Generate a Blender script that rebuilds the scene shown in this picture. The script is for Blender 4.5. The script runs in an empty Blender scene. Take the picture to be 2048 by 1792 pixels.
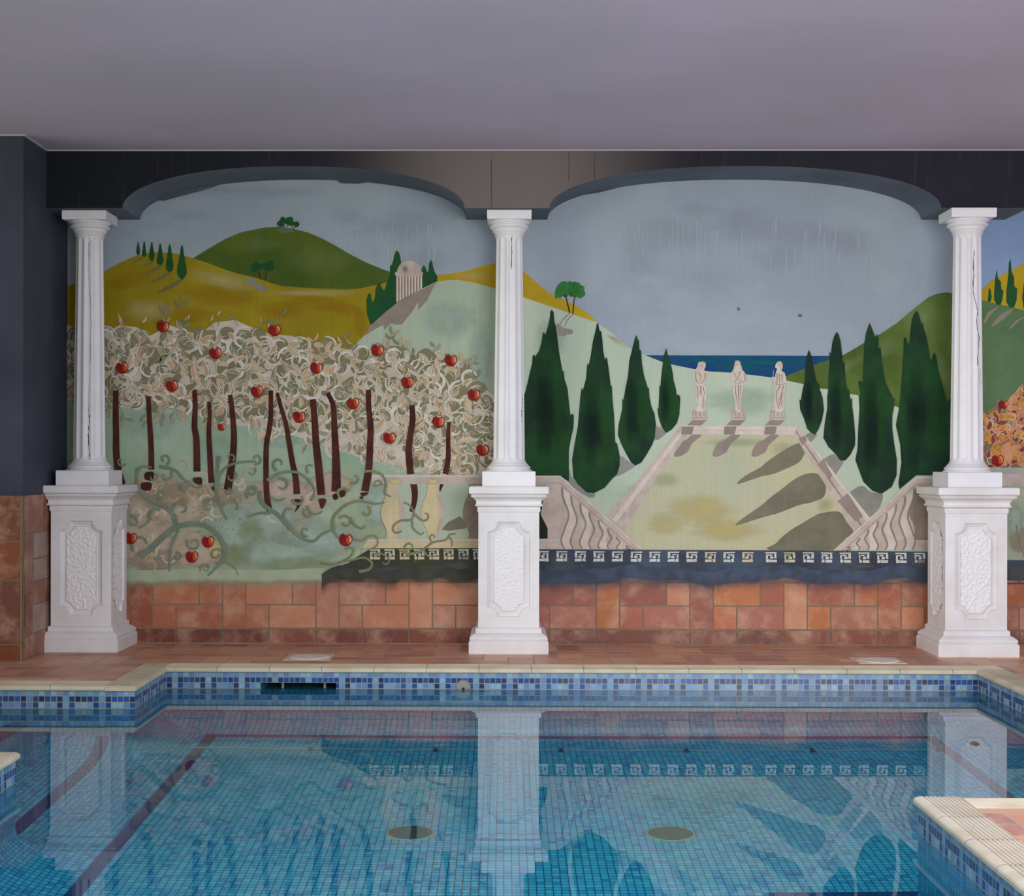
import bpy, math, random
from mathutils import Vector, Matrix, noise
from mathutils.geometry import tessellate_polygon
import colorsys
R0 = random.Random(11)
C = bpy.context.scene.collection
PI = math.pi

# ------------------------------------------------------------------ camera
F = 2981.0; PCX = 976.0; PCY = 920.0; EPS = 0.011; ROLL = 0.0018
CAM = Vector((0, 0, 0.977))
_r = Vector((math.cos(EPS), math.sin(EPS), 0)); _u = Vector((0, 0, 1)); FWD = Vector((-math.sin(EPS), math.cos(EPS), 0))
RIGHT = _r*math.cos(ROLL) + _u*math.sin(ROLL)
UP = _u*math.cos(ROLL) - _r*math.sin(ROLL)
WALL = 7.92         # the mural wall
def wall_xz(px, py, Y=WALL):
    d = FWD + RIGHT*((px-PCX)/F) - UP*((py-PCY)/F)
    t = Y/d.y
    p = CAM + d*t
    return p.x, p.z

# ------------------------------------------------------------------ colours and materials
def lin(c):
    c /= 255.0
    return c/12.92 if c <= 0.04045 else ((c+0.055)/1.055)**2.4
def S(r, g, b, a=1.0): return (lin(r), lin(g), lin(b), a)

class NT:
    def __init__(s, name):
        s.m = bpy.data.materials.new(name); s.m.use_nodes = True
        s.t = s.m.node_tree; s.t.nodes.clear(); s.out = s.n('ShaderNodeOutputMaterial')
    def n(s, kind, **kw):
        x = s.t.nodes.new(kind)
        for k, v in kw.items(): setattr(x, k, v)
        return x
    def l(s, a, b): s.t.links.new(a, b)
    def val(s, sock, v):
        if isinstance(v, (int, float, tuple)): sock.default_value = v
        else: s.l(v, sock)
    def math(s, op, a, b=0.0, c=None, clamp=False):
        x = s.n('ShaderNodeMath', operation=op); x.use_clamp = clamp
        s.val(x.inputs[0], a); s.val(x.inputs[1], b)
        if c is not None: s.val(x.inputs[2], c)
        return x.outputs[0]
    def mix(s, f, a, b):
        x = s.n('ShaderNodeMix', data_type='RGBA')
        s.val(x.inputs[0], f); s.val(x.inputs[6], a); s.val(x.inputs[7], b)
        return x.outputs[2]
    def pos(s, scale=(1, 1, 1)):
        g = s.n('ShaderNodeNewGeometry'); m = s.n('ShaderNodeMapping'); m.inputs['Scale'].default_value = scale
        s.l(g.outputs['Position'], m.inputs['Vector']); return m.outputs[0]
    def noise(s, scale, detail=4, rough=0.55, vec=None, dist=0.0):
        x = s.n('ShaderNodeTexNoise'); x.inputs['Scale'].default_value = scale; x.inputs['Detail'].default_value = detail
        x.inputs['Roughness'].default_value = rough; x.inputs['Distortion'].default_value = dist
        s.l(vec if vec is not None else s.pos(), x.inputs['Vector']); return x.outputs['Fac']
    def ramp(s, f, stops, interp='LINEAR'):
        x = s.n('ShaderNodeValToRGB'); x.color_ramp.interpolation = interp
        e = x.color_ramp.elements
        while len(e) < len(stops): e.new(0.5)
        for i, (p, c) in enumerate(stops): e[i].position = p; e[i].color = c
        s.val(x.inputs[0], f); return x.outputs[0]
    def smooth(s, f, lo, hi):
        x = s.n('ShaderNodeMapRange', interpolation_type='SMOOTHSTEP')
        s.val(x.inputs[0], f); x.inputs[1].default_value = lo; x.inputs[2].default_value = hi
        return x.outputs[0]
    def bsdf(s, col, rough=0.7, spec=0.3, bump=None, dist=0.005, strength=1.0):
        b = s.n('ShaderNodeBsdfPrincipled'); s.val(b.inputs['Base Color'], col); s.val(b.inputs['Roughness'], rough)
        b.inputs['Specular IOR Level'].default_value = spec
        if bump is not None:
            k = s.n('ShaderNodeBump'); k.inputs['Distance'].default_value = dist; k.inputs['Strength'].default_value = strength
            s.l(bump, k.inputs['Height']); s.l(k.outputs[0], b.inputs['Normal'])
        return b.outputs[0]
    def done(s, sh): s.l(sh, s.out.inputs['Surface']); return s.m

MATS = {}
def paint(name, c1, c2=None, scale=3.0, streak=0.12, grain=0.10, lo=0.35, hi=0.65):
    """Wall paint: two tones in broad brushed clouds, a few vertical runs and a fine grain."""
    if name in MATS: return MATS[name]
    t = NT(name); c2 = c2 or tuple(min(1, x*0.8) for x in c1[:3])+(1,)
    f = t.smooth(t.noise(scale, 5, 0.6), lo, hi)
    col = t.mix(f, c1, c2)
    st = t.noise(1.0, 3, 0.6, t.pos((55, 1, 2.2)))
    gr = t.noise(90, 3, 0.7)
    k = t.math('ADD', t.math('MULTIPLY', t.math('SUBTRACT', st, 0.5), streak*2), t.math('MULTIPLY', t.math('SUBTRACT', gr, 0.5), grain*2))
    k = t.math('ADD', k, 1.0)
    x = t.n('ShaderNodeVectorMath', operation='SCALE'); t.l(col, x.inputs[0]); t.l(k, x.inputs['Scale'])
    MATS[name] = t.done(t.bsdf(x.outputs[0], 0.75, 0.25, gr, 0.0015, 0.5)); return MATS[name]
def soft(name, c1, c2=None, lo=0.18, hi=0.62, nscale=9.0, amt=0.7, top=1.0, detail=6, gain=1.0):
    """Paint rubbed on softly or worn off: coverage from the mesh's own 'cover' value broken up by noise."""
    if name in MATS: return MATS[name]
    t = NT(name); c2 = c2 or c1
    a = t.n('ShaderNodeAttribute', attribute_name='cover').outputs['Fac']
    nz = t.noise(nscale, detail, 0.65)
    f = t.smooth(t.math('ADD', t.math('MULTIPLY', a, gain), t.math('MULTIPLY', t.math('SUBTRACT', nz, 0.5), amt)), lo, hi)
    f = t.math('MULTIPLY', f, top)
    col = t.mix(t.smooth(t.noise(14, 4), 0.35, 0.65), c1, c2)
    tr = t.n('ShaderNodeBsdfTransparent').outputs[0]
    m = t.n('ShaderNodeMixShader'); t.l(f, m.inputs[0]); t.l(tr, m.inputs[1]); t.l(t.bsdf(col, 0.8, 0.2), m.inputs[2])
    MATS[name] = t.done(m.outputs[0]); return MATS[name]

# ------------------------------------------------------------------ objects
def props(o, label=None, cat=None, kind=None, group=None):
    if label: o['label'] = label
    if cat: o['category'] = cat
    if kind: o['kind'] = kind
    if group: o['group'] = group
    return o
def empty(name, loc, label, cat, group=None):
    o = bpy.data.objects.new(name, None); C.objects.link(o); o.location = loc; o.empty_display_size = 0.1
    return props(o, label, cat, None, group)
class MB:
    def __init__(s): s.v = []; s.f = []; s.mi = []; s.m = []; s.uv = {}; s.cov = {}; s.tint = {}; s.sm = set()
    def mat(s, m):
        if m not in s.m: s.m.append(m)
        return s.m.index(m)
    def V(s, p): s.v.append(tuple(p)); return len(s.v)-1
    def face(s, ix, m, uv=None, tint=None, smooth=False):
        s.f.append(tuple(ix)); s.mi.append(s.mat(m)); k = len(s.f)-1
        if uv: s.uv[k] = uv
        if tint: s.tint[k] = tint
        if smooth: s.sm.add(k)
    def quad(s, pts, m, uv=None, tint=None): s.face([s.V(p) for p in pts], m, uv, tint)
    def box(s, x0, x1, y0, y1, z0, z1, m, tint=None, skip=''):
        a = [s.V(p) for p in ((x0,y0,z0),(x1,y0,z0),(x1,y1,z0),(x0,y1,z0),(x0,y0,z1),(x1,y0,z1),(x1,y1,z1),(x0,y1,z1))]
        for key, q in (('b',(3,2,1,0)),('t',(4,5,6,7)),('f',(0,1,5,4)),('r',(1,2,6,5)),('k',(2,3,7,6)),('l',(3,0,4,7))):
            if key not in skip: s.face([a[i] for i in q], m, None, tint)
    def build(s, name, parent=None, label=None, smooth=False):
        o0 = Vector((0, 0, 0))
        if parent is not None:
            p = parent
            while p is not None: o0 = o0 + p.location; p = p.parent
        me = bpy.data.meshes.new(name)
        me.from_pydata([(Vector(v)-o0)[:] for v in s.v], [], s.f)
        for m in s.m: me.materials.append(m)
        for i, p in enumerate(me.polygons):
            p.material_index = s.mi[i]
            if smooth or i in s.sm: p.use_smooth = True
        if s.uv:
            L = me.uv_layers.new(name='UVMap').data
            for k, uv in s.uv.items():
                for li, c in zip(me.polygons[k].loop_indices, uv): L[li].uv = c
        if s.cov:
            A = me.attributes.new('cover', 'FLOAT', 'POINT')
            for k, c in s.cov.items(): A.data[k].value = c
        if s.tint:
            A = me.attributes.new('tint', 'FLOAT_COLOR', 'FACE')
            for k, c in s.tint.items(): A.data[k].color = c
        me.update()
        o = bpy.data.objects.new(name, me); C.objects.link(o)
        if parent is not None: o.parent = parent
        if label: o['label'] = label
        return o

# ------------------------------------------------------------------ drawing flat paint on the wall, coordinates read off the photograph in pixels
LAY = [0.0008]
def catmull(p, n=6, closed=False):
    out = []; N = len(p)
    rng = range(N) if closed else range(N-1)
    for i in rng:
        if closed: a, b, c, d = p[i-1], p[i], p[(i+1) % N], p[(i+2) % N]
        else: a, b, c, d = p[max(i-1, 0)], p[i], p[i+1], p[min(i+2, N-1)]
        for k in range(n):
            t = k/n
            out.append(tuple(0.5*((2*b[j]) + (-a[j]+c[j])*t + (2*a[j]-5*b[j]+4*c[j]-d[j])*t*t + (-a[j]+3*b[j]-3*c[j]+d[j])*t**3) for j in range(2)))
    if not closed: out.append(tuple(p[-1]))
    return out
class Art(MB):
    def at(s, p, lay): 
        x, z = wall_xz(p[0], p[1]); return s.V((x, WALL-lay, z))
    cyc = None
    def step(s, d=1.6e-5):
        if s.cyc:
            s.cyc[2] += 1; return s.cyc[0]+(s.cyc[2] % s.cyc[1]+1)*0.7e-5
        LAY[0] += d; return LAY[0]
    def cycle(s, n=64):
        """Until flat(): many small strokes share n layers, so a dense patch stays thin."""
        s.cyc = [LAY[0], n, -1]; return s
    def flat(s):
        LAY[0] = s.cyc[0]+(s.cyc[1]+2)*0.7e-5; s.cyc = None; return s
    def poly(s, pts, m, sm=0, d=1.6e-5):
        if sm: pts = catmull(pts, sm, True)
        lay = s.step(d)
        idx = [s.at(p, lay) for p in pts]
        P = [Vector((p[0], -p[1], 0)) for p in pts]
        for t in tessellate_polygon([P]):
            a, b, c = (P[i] for i in t)
            if (b-a).cross(c-a).z < 0: t = (t[0], t[2], t[1])
            s.face([idx[i] for i in t], m)
        return s
    def stroke(s, pts, w0, w1=None, m=None, n=5, wm=None, d=1.6e-5, sm=True):
        """A ribbon along a smoothed line, width w0 to w1 (wm in the middle)."""
        w1 = w0 if w1 is None else w1
        q = catmull(pts, n) if sm and len(pts) > 2 else list(pts)
        lay = s.step(d); prev = None; N = len(q)-1
        for i, p in enumerate(q):
            a = q[max(i-1, 0)]; b = q[min(i+1, N)]
            dx, dy = b[0]-a[0], b[1]-a[1]; L = math.hypot(dx, dy) or 1
            t = i/N
            w = (w0*(1-t)+w1*t) if wm is None else ((w0*(1-2*t)+wm*2*t) if t < .5 else (wm*(2-2*t)+w1*(2*t-1)))
            nx, ny = -dy/L*w/2, dx/L*w/2
            cur = (s.at((p[0]+nx, p[1]+ny), lay), s.at((p[0]-nx, p[1]-ny), lay))
            if prev: s.face((prev[0], cur[0], cur[1], prev[1]), m)
            prev = cur
        return s
    def blob(s, cx, cy, rx, ry, m, n=28, rot=0.0, jag=0.12, d=1.6e-5, rnd=R0, mid=1.0):
        """A patch whose 'cover' value falls from its middle to its rim."""
        lay = s.step(d); c = s.at((cx, cy), lay); s.cov[c] = mid; rim = []; ring = []
        ca, sa = math.cos(rot), math.sin(rot)
        for i in range(n):
            a = 2*PI*i/n; k = 1+rnd.uniform(-jag, jag)
            x, y = rx*k*math.cos(a), ry*k*math.sin(a)
            h = s.at((cx+.5*(x*ca-y*sa), cy+.5*(x*sa+y*ca)), lay); s.cov[h] = mid*0.72; ring.append(h)
            v = s.at((cx+x*ca-y*sa, cy+x*sa+y*ca), lay); s.cov[v] = 0.0; rim.append(v)
        for i in range(n):
            j = (i+1) % n
            s.face((c, ring[j], ring[i]), m); s.face((ring[i], ring[j], rim[j], rim[i]), m)
        return s
    def fade(s, top, m, rows):
        """A band: rows of (y offset below the top line, cover) under the polyline top."""
        lay = s.step(); prev = None
        for p in top:
            cur = []
            for dy, c in rows:
                v = s.at((p[0], p[1]+dy), lay); s.cov[v] = c; cur.append(v)
            if prev:
                for k in range(len(rows)-1): s.face((prev[k], prev[k+1], cur[k+1], cur[k]), m)
            prev = cur
        return s
    def circ(s, cx, cy, r, m, ry=None, n=18, d=1.6e-5):
        return s.poly([(cx+r*math.cos(2*PI*i/n), cy+(ry or r)*math.sin(2*PI*i/n)) for i in range(n)], m, 0, d)
    def leaf(s, x, y, L, W, ang, m, bend=0.0, d=0.7e-5):
        ca, sa = math.cos(ang), math.sin(ang); up = []; dn = []
        for i in range(7):
            t = i/6; w = W*math.sin(PI*t)**0.8*(1-0.35*t); b = bend*math.sin(PI*t)*L
            for lst, sg in ((up, 1), (dn, -1)):
                px, py = t*L, b+sg*w/2
                lst.append((x+px*ca-py*sa, y+px*sa+py*ca))
        return s.poly(up+dn[-2:0:-1], m, 0, d)
    def crescent(s, x, y, r, ang, fat, m, d=0.7e-5):
        o = [(x+r*math.cos(ang+a), y+r*math.sin(ang+a)) for a in [(-1.9+3.8*i/12) for i in range(13)]]
        k = r*(1-fat)
        i_ = [(x-fat*r*0.6*math.cos(ang)+k*math.cos(ang+a), y-fat*r*0.6*math.sin(ang)+k*math.sin(ang+a)) for a in [(1.75-3.5*i/10) for i in range(11)]]
        return s.poly(o+i_, m, 0, d)
    def spiral(s, cx, cy, r, a0, turns, w0, w1, m, d=1.6e-5, lead=None):
        pts = list(lead or [])
        n = max(8, int(abs(turns)*14))
        for i in range(n+1):
            t = i/n; rr = r*(1-0.72*t)
            pts.append((cx+rr*math.cos(a0+turns*2*PI*t), cy+rr*math.sin(a0+turns*2*PI*t)))
        return s.stroke(pts, w0, w1, m, 2, None, d)
def Q(x0, y0, pts, sc=3.938): return [(x0+x/sc, y0+y/sc) for x, y in pts]
Q1 = lambda p: Q(0, 250, p); Q2 = lambda p: Q(500, 250, p); Q3 = lambda p: Q(1000, 250, p); Q4 = lambda p: Q(1520, 250, p, 3.879)
Q5 = lambda p: Q(0, 600, p); Q6 = lambda p: Q(480, 600, p); Q7 = lambda p: Q(960, 600, p); Q8 = lambda p: Q(1300, 600, p, 5.12)
Q9 = lambda p: Q(1520, 600, p, 3.879); Z2 = lambda p: Q(0, 950, p); Z3 = lambda p: Q(480, 950, p); Z4 = lambda p: Q(920, 950, p); Z5 = lambda p: Q(1528, 950, p)
# ================================================================== MURAL
M_sky = paint('sky_paint', S(160,172,180), S(150,160,171), 1.3, 0.05, 0.05)
M_sky3 = paint('sky_paint_blue', S(140,166,196), S(128,152,184), 1.6, 0.05, 0.05)
M_dkhill = paint('dark_hill_paint', S(66,88,24), S(92,105,34), 2.6, 0.10)
M_yel = paint('yellow_hill_paint', S(160,141,22), S(146,126,10), 2.2, 0.16)
M_yel2 = paint('strong_yellow_paint', S(186,160,30), S(172,142,22), 4, 0.1)
M_pale = paint('pale_green_paint', S(178,190,166), S(166,182,158), 1.8, 0.10, 0.07)
M_pale2 = paint('pale_green_slope_paint', S(190,200,176), S(178,192,170), 1.6, 0.07, 0.06)
M_olive = paint('olive_hill_paint', S(96,118,52), S(72,92,34), 2.4, 0.12)
M_sea = paint('sea_paint', S(8,62,112), S(8,78,104), 5, 0.08)
M_ground = paint('orchard_ground_paint', S(146,170,140), S(164,184,160), 2.4, 0.10)
M_low = paint('worn_ground_paint', S(172,184,158), S(150,162,128), 4.5, 0.06, 0.16, 0.3, 0.7)
M_cyp = paint('cypress_paint', S(16,44,30), S(24,70,30), 4.5, 0.10, 0.16)
M_cyp2 = paint('small_cypress_paint', S(20,72,42), S(28,84,36), 6, 0.10)
M_cream = paint('foliage_ground_paint', S(206,196,180), S(190,178,156), 8, 0.05, 0.12)
M_ol = paint('olive_leaf_paint', S(136,130,98), S(122,118,86), 7, 0.05, 0.10)
M_white = paint('white_stroke_paint', S(222,215,204), S(208,198,182), 10, 0.0, 0.10)
M_peach = paint('peach_leaf_paint', S(208,172,134), S(192,156,118), 12, 0.0, 0.08)
M_tan = paint('tan_leaf_paint', S(182,162,128), S(166,150,114), 12, 0.0, 0.08)
M_sage = paint('sage_leaf_paint', S(142,144,116), S(128,134,108), 12, 0.0, 0.08)
M_trunk = paint('trunk_paint', S(62,26,20), S(84,40,28), 14, 0.10, 0.16)
M_red = paint('apple_red_paint', S(150,30,24), S(116,18,16), 30, 0.0, 0.06)
M_redlt = paint('apple_light_paint', S(206,120,72), S(228,190,160), 40, 0.0, 0.06)
M_redor = paint('apple_orange_paint', S(196,92,34), S(176,60,30), 40, 0.0, 0.06)
M_vine = paint('vine_paint', S(126,140,118), S(112,126,104), 12, 0.0, 0.10)
M_vine2 = paint('vine_olive_paint', S(134,138,98), S(120,126,90), 12, 0.0, 0.10)
M_stone = paint('stone_paint', S(198,184,172), S(182,166,152), 12, 0.08, 0.12)
M_stonel = paint('light_stone_paint', S(214,202,190), S(202,188,172), 14, 0.06, 0.10)
M_stoned = paint('dark_stone_paint', S(150,134,118), S(132,116,102), 12, 0.10, 0.12)
M_brown = paint('stone_line_paint', S(124,100,86), S(140,116,100), 20, 0.0, 0.06)
M_yst = paint('yellow_stone_paint', S(210,194,150), S(196,182,146), 8, 0.12, 0.08)
M_shade = paint('painted_shadow_grey', S(142,142,134), S(128,126,118), 6, 0.08, 0.10)
M_shade2 = paint('painted_shadow_brown', S(124,120,98), S(110,106,88), 6, 0.10, 0.14)
M_shade3 = paint('painted_shadow_taupe', S(150,138,126), S(138,126,116), 6, 0.12, 0.10)
M_shadeh = paint('painted_hill_shadow', S(120,112,74), S(110,104,72), 8, .1, .1)
M_navy = paint('navy_band_paint', S(70,84,100), S(54,62,74), 5, 0.05, 0.18)
M_navyg = paint('navy_green_band_paint', S(56,62,56), S(60,68,44), 5, 0.05, 0.20)
M_key = paint('key_pattern_paint', S(210,208,200), S(196,192,180), 18, 0.0, 0.14)
M_keyy = paint('yellow_key_pattern_paint', S(206,196,164), S(190,180,148), 18, 0.0, 0.14)
M_lawn = paint('courtyard_ground_paint', S(192,186,148), S(180,184,154), 2.6, 0.10, 0.08)
M_black = paint('dark_gap_paint', S(18,30,24), S(24,44,28), 8)
M_beam_edge = paint('arch_edge_paint', S(70,76,84), S(84,88,94), 8)
F_stain = soft('sky_grey_stain', S(142,150,156), S(143,145,149), 0.0, 1.6, 5, 0.9, 0.20)
F_lite = soft('sky_light_patch', S(188,202,210), None, 0.05, 1.3, 4, 0.4, 0.6)
F_or = soft('orange_glaze', S(172,128,20), S(178,140,26), 0.0, 1.3, 6, 0.6, 0.55)
F_yg = soft('yellow_glaze', S(200,186,126), S(204,190,118), 0.0, 1.5, 5, 0.5, 0.8)
F_lg = soft('light_green_glaze', S(148,164,104), S(160,172,120), 0.0, 1.5, 6, 0.6, 0.6)
F_bei = soft('bare_plaster', S(196,182,162), S(184,166,142), 0.10, 0.55, 16, 0.7, 0.9)
F_beid = soft('bare_plaster_brown', S(176,158,134), S(164,146,122), 0.15, 0.9, 26, 0.9, 0.75)
F_tur = soft('turquoise_wash', S(164,184,166), S(176,194,178), 0.05, 1.0, 7, 0.5, 0.9)
F_pit = soft('plaster_pits', S(120,108,90), S(96,86,72), 0.44, 0.52, 60, 1.9, 0.8, 3, 0.22)
F_wht = soft('white_scuff', S(206,204,198), None, 0.46, 0.54, 45, 1.9, 0.8, 4, 0.22)
F_gk = soft('grey_brown_wear_shading', S(104,104,100), S(92,94,92), 0.1, 1.1, 12, 0.7, 0.7)
F_fadeb = soft('mural_edge_green', S(172,184,154), S(164,174,142), 0.0, 1.1, 12, 0.8, 1.0)
F_faden = soft('mural_edge_navy', S(76,88,106), S(64,72,86), 0.0, 1.15, 10, 0.8, 1.0)
F_fadeng = soft('mural_edge_dark', S(62,66,62), S(74,74,64), 0.0, 1.1, 12, 0.8, 1.0)
F_gold = soft('gold_leaf_glow', S(214,196,140), None, 0.1, 1.0, 8, 0.4, 0.9)
F_dk = soft('cypress_dark_wash', S(12,32,30), None, 0.0, 1.2, 7, 0.5, 0.8)
F_gr = soft('cypress_green_wash', S(36,86,30), S(46,88,32), 0.05, 1.3, 8, 0.5, 0.75)
M_drip = paint('drip_paint', S(168,180,187), S(163,175,183), 9, 0, .05)

mural_a = empty('mural', (wall_xz(560, 1160)[0], WALL, wall_xz(560, 1160)[1]), 'painted mural of apple orchard and domed temple below green and yellow hills', 'mural')
mural_b = empty('mural', (wall_xz(1470, 1160)[0], WALL, wall_xz(1470, 1160)[1]), 'painted mural of three statues between dark cypresses with blue sea behind', 'mural')
mural_c = empty('mural', (wall_xz(2060, 1180)[0], WALL, wall_xz(2060, 1180)[1]), 'painted mural strip with orange autumn leaves right of the rightmost column', 'mural')

def one(name, parent, pts, m, sm=0, label=None):
    a = Art(); a.poly(pts, m, sm); return a.build(name, parent, label)
PSX = 1964   # where the middle and the right picture meet, behind the right column
# ---- skies
LAY[0] = 0.0004
a = Art(); a.poly([(110,330),(1018,330),(1018,1150),(110,1150)], M_sky)
for x, y, rx, ry in ((380,430,60,18),(560,385,120,16),(800,450,120,40),(690,430,50,25),(850,520,70,40),(420,380,80,14),(640,500,40,30)): a.blob(x, y, rx, ry, F_stain)
for x, y, rx, ry in ((330,470,90,40),(760,480,60,40),(900,480,70,60)): a.blob(x, y, rx, ry, F_lite)
for i in range(34):
    x = R0.uniform(640, 880); y = R0.uniform(440, 500); a.stroke([(x,y),(x,y+R0.uniform(15,55))], 1.4, 0.8, M_drip, 1, None, 1e-5, False)
a.build('painted_sky', mural_a)
LAY[0] = 0.0004
a = Art(); a.poly([(1018,330),(PSX,330),(PSX,1150),(1018,1150)], M_sky)
for x, y, rx, ry in ((1330,470,110,50),(1280,520,60,50),(1490,450,90,50),(1600,470,90,40),(1400,420,60,20),(1700,480,80,40),(1420,560,120,60),(1560,520,60,40)): a.blob(x, y, rx, ry, F_stain)
for x, y, rx, ry in ((1500,640,240,70),(1250,600,90,60),(1780,560,80,70),(1330,705,70,12),(1560,705,90,10)): a.blob(x, y, rx, ry, F_lite)
for i in range(60):
    x = R0.uniform(1230, 1760); y = R0.uniform(430, 520); a.stroke([(x,y),(x,y+R0.uniform(20,90))], 1.3, 0.7, M_drip, 1, None, 1e-5, False)
a.blob(1600, 631, 7, 4, F_gk, mid=1.2); a.blob(1477, 618, 5, 5, F_gk, mid=0.9)
a.build('painted_sky', mural_b)
LAY[0] = 0.0004
a = Art(); a.poly([(PSX,330),(2700,330),(2700,1150),(PSX,1150)], M_sky3); a.build('painted_sky', mural_c)

LAY[0] = 0.0017
# ---- left picture: hills
a = Art(); a.poly(Q1([(1480,1075),(1520,1050),(1650,970),(1780,895),(1900,845),(2048,815)])+Q2([(120,808),(220,803),(330,815),(450,845),(560,890),(680,955),(800,1025),(920,1085),(1040,1135),(1110,1158),(1180,1175),(1100,1290),(760,1330),(400,1310),(70,1240)])+Q1([(1850,1210),(1600,1120)]), M_dkhill)
a.blob(640, 520, 110, 40, F_lg, mid=.5); a.blob(520, 490, 60, 25, F_lg, mid=.5)
a.blob(571, 461, 19, 6, soft('hill_tree_shade', S(104,116,84), None, 0.1, 0.3, 9, 0.2, 0.9), 20, 0, .05, mid=1.3)
a.build('painted_hill', mural_a, 'dark green painted hill')
a = Art(); a.poly(Q1([(440,1300),(560,1262),(820,1155),(935,1090),(1050,1040),(1150,1010),(1250,1000),(1400,1015),(1520,1050),(1620,1080),(1720,1120),(1850,1165),(2000,1200)])+Q2([(70,1210),(150,1240),(250,1268),(400,1280),(600,1290),(760,1296),(880,1285),(980,1262),(1080,1240),(1160,1230)])+[(800,700),(700,760),(112,760)], M_yel)
for x, y, rx, ry, r in ((440,590,110,28,.1),(640,605,70,20,.1),(690,620,60,16,.2),(260,560,60,20,-.3),(380,630,60,22,0),(560,620,60,24,0),(720,650,20,30,0)): a.blob(x, y, rx, ry, F_or, rot=r)
for x, y, rx, ry, r in ((440,560,90,22,.2),(620,586,120,10,0),(300,620,60,30,0)): a.blob(x, y, rx, ry, F_yg, rot=r)
a.build('painted_hill', mural_a, 'yellow painted hill')
a = Art(); a.poly(Q2([(1400,1200),(1475,1180),(1560,1175),(1700,1150),(1800,1120),(1925,1090)])+[(1018,512),(1018,600),(874,600)], M_yel2); a.blob(950,552,50,12,F_yg,mid=.8); a.build('painted_hill', mural_a, 'narrow golden painted hill')
a = Art(); a.poly([(660,740),(700,698),(728,672),(741,655)]+Q2([(1060,1480),(1150,1405),(1240,1360),(1350,1290),(1475,1235),(1560,1222),(1650,1222),(1750,1240),(1850,1265),(1925,1285)])+[(1018,588),(1018,960),(640,960)], M_pale)
for x, y, rx, ry in ((900,640,70,50),(960,720,40,90)): a.blob(x, y, rx, ry, F_tur, mid=.7)
for i in range(26):
    x = R0.uniform(860, 985); y = R0.uniform(575, 640); a.stroke([(x,y),(x,y+R0.uniform(30,120))], 1.2, 0.6, M_sky if i % 2 else M_ground, 1, None, 1e-5, False)
a.build('painted_hill', mural_a, 'pale green painted hill with drips')
# ---- temple and its trees
a = Art(); a.poly(Q2([(945,1572),(920,1480),(918,1380),(930,1330),(945,1322),(955,1345),(958,1380),(970,1400),(985,1350),(987,1300),(1005,1250),(1022,1237),(1035,1270),(1045,1295),(1060,1300),(1070,1270),(1085,1215),(1103,1180),(1103,1110),(1118,1100),(1128,1070),(1135,1030),(1150,990),(1165,992),(1180,1020),(1190,1075),(1185,1110),(1160,1160),(1160,1400),(1060,1480),(970,1565)]), M_cyp2); a.build('painted_cypress', mural_a)
one('painted_cypress', mural_a, Q2([(1350,1140),(1370,1100),(1385,1130),(1395,1160),(1405,1150),(1410,1090),(1425,1062),(1435,1080),(1445,1130),(1455,1160),(1475,1190),(1475,1230),(1360,1287),(1340,1290)]), M_cyp2)
a = Art(); a.poly(Q2([(900,1662),(950,1580),(1060,1480),(1150,1408),(1300,1322),(1475,1236),(1450,1270),(1420,1330),(1390,1390),(1325,1460),(1325,1390),(1290,1450),(1270,1480),(1230,1530),(1200,1570),(1150,1575),(1110,1560),(1060,1615),(1050,1575),(1000,1600),(960,1625)]), M_shade3); a.build('painted_shadow', mural_a)
a = Art(); a.poly(Q2([(1150,1180),(1355,1180),(1355,1288),(1240,1358),(1150,1405)]), M_brown)
for i in range(9):
    x = 1154+i*23.5; yb = 1395-(x-1154)*.52
    a.poly(Q2([(x,1182),(x+14,1182),(x+14,yb-8),(x,yb)]), M_stonel)
a.poly(Q2([(1143,1158),(1362,1158),(1362,1182),(1345,1192),(1160,1192),(1143,1182)]), M_stone)
a.poly(Q2([(1165+i*0, 0) for i in range(0)]+[(1255+97*math.cos(PI+PI*k/14), 1160+90*math.sin(PI+PI*k/14)) for k in range(15)]), M_stone)
a.blob(500+1222/3.938, 250+1132/3.938, 9, 11, F_gk, mid=.7)  # dome's lower-left shading brushed into the mural colour
a.build('painted_temple', mural_a, 'round painted temple with dome')
# ---- small trees
a = Art()
for x, y in ((240,775),(268,745),(298,755),(325,778),(365,788),(310,750)): 
    for k in range(5): a.circ(500+(x+R0.uniform(-12,12))/3.938, 250+(y+R0.uniform(-12,12))/3.938, R0.uniform(3.5,5.5), M_cyp2, None, 9, 2e-5)
for x0, y0, x1, y1 in ((240,775,255,808),(268,760,270,808),(300,770,292,808),(335,790,333,815),(362,795,345,818)): a.stroke(Q2([(x0,y0),(x1,y1)]), 1.6, 1.4, M_trunk, 1, None, 2e-5, False)
a.build('painted_tree_clump', mural_a)
a = Art(); 
for x, y in ((-15,1232),(5,1225),(30,1245),(55,1270),(85,1285),(110,1290)): a.circ(500+x/3.938, 250+y/3.938, 7.5, M_shade, 5.5, 12, 2e-5)
a.build('painted_shadow', mural_a)
for cx, cy, tx, ty, bx, by in ((50,1120,62,1150,85,1218),(145,1115,128,1150,121,1222)):
    a = Art()
    a.stroke(Q2([(tx,ty),((tx+bx)/2+3,(ty+by)/2),(bx,by)]), 2.2, 1.8, M_trunk)
    for k in range(16): a.circ(500+(cx+R0.uniform(-30,30))/3.938, 250+(cy+R0.uniform(-26,22))/3.938, R0.uniform(3.5,6), M_cyp2, None, 9, 2e-5)
    a.build('painted_tree', mural_a)
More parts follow.
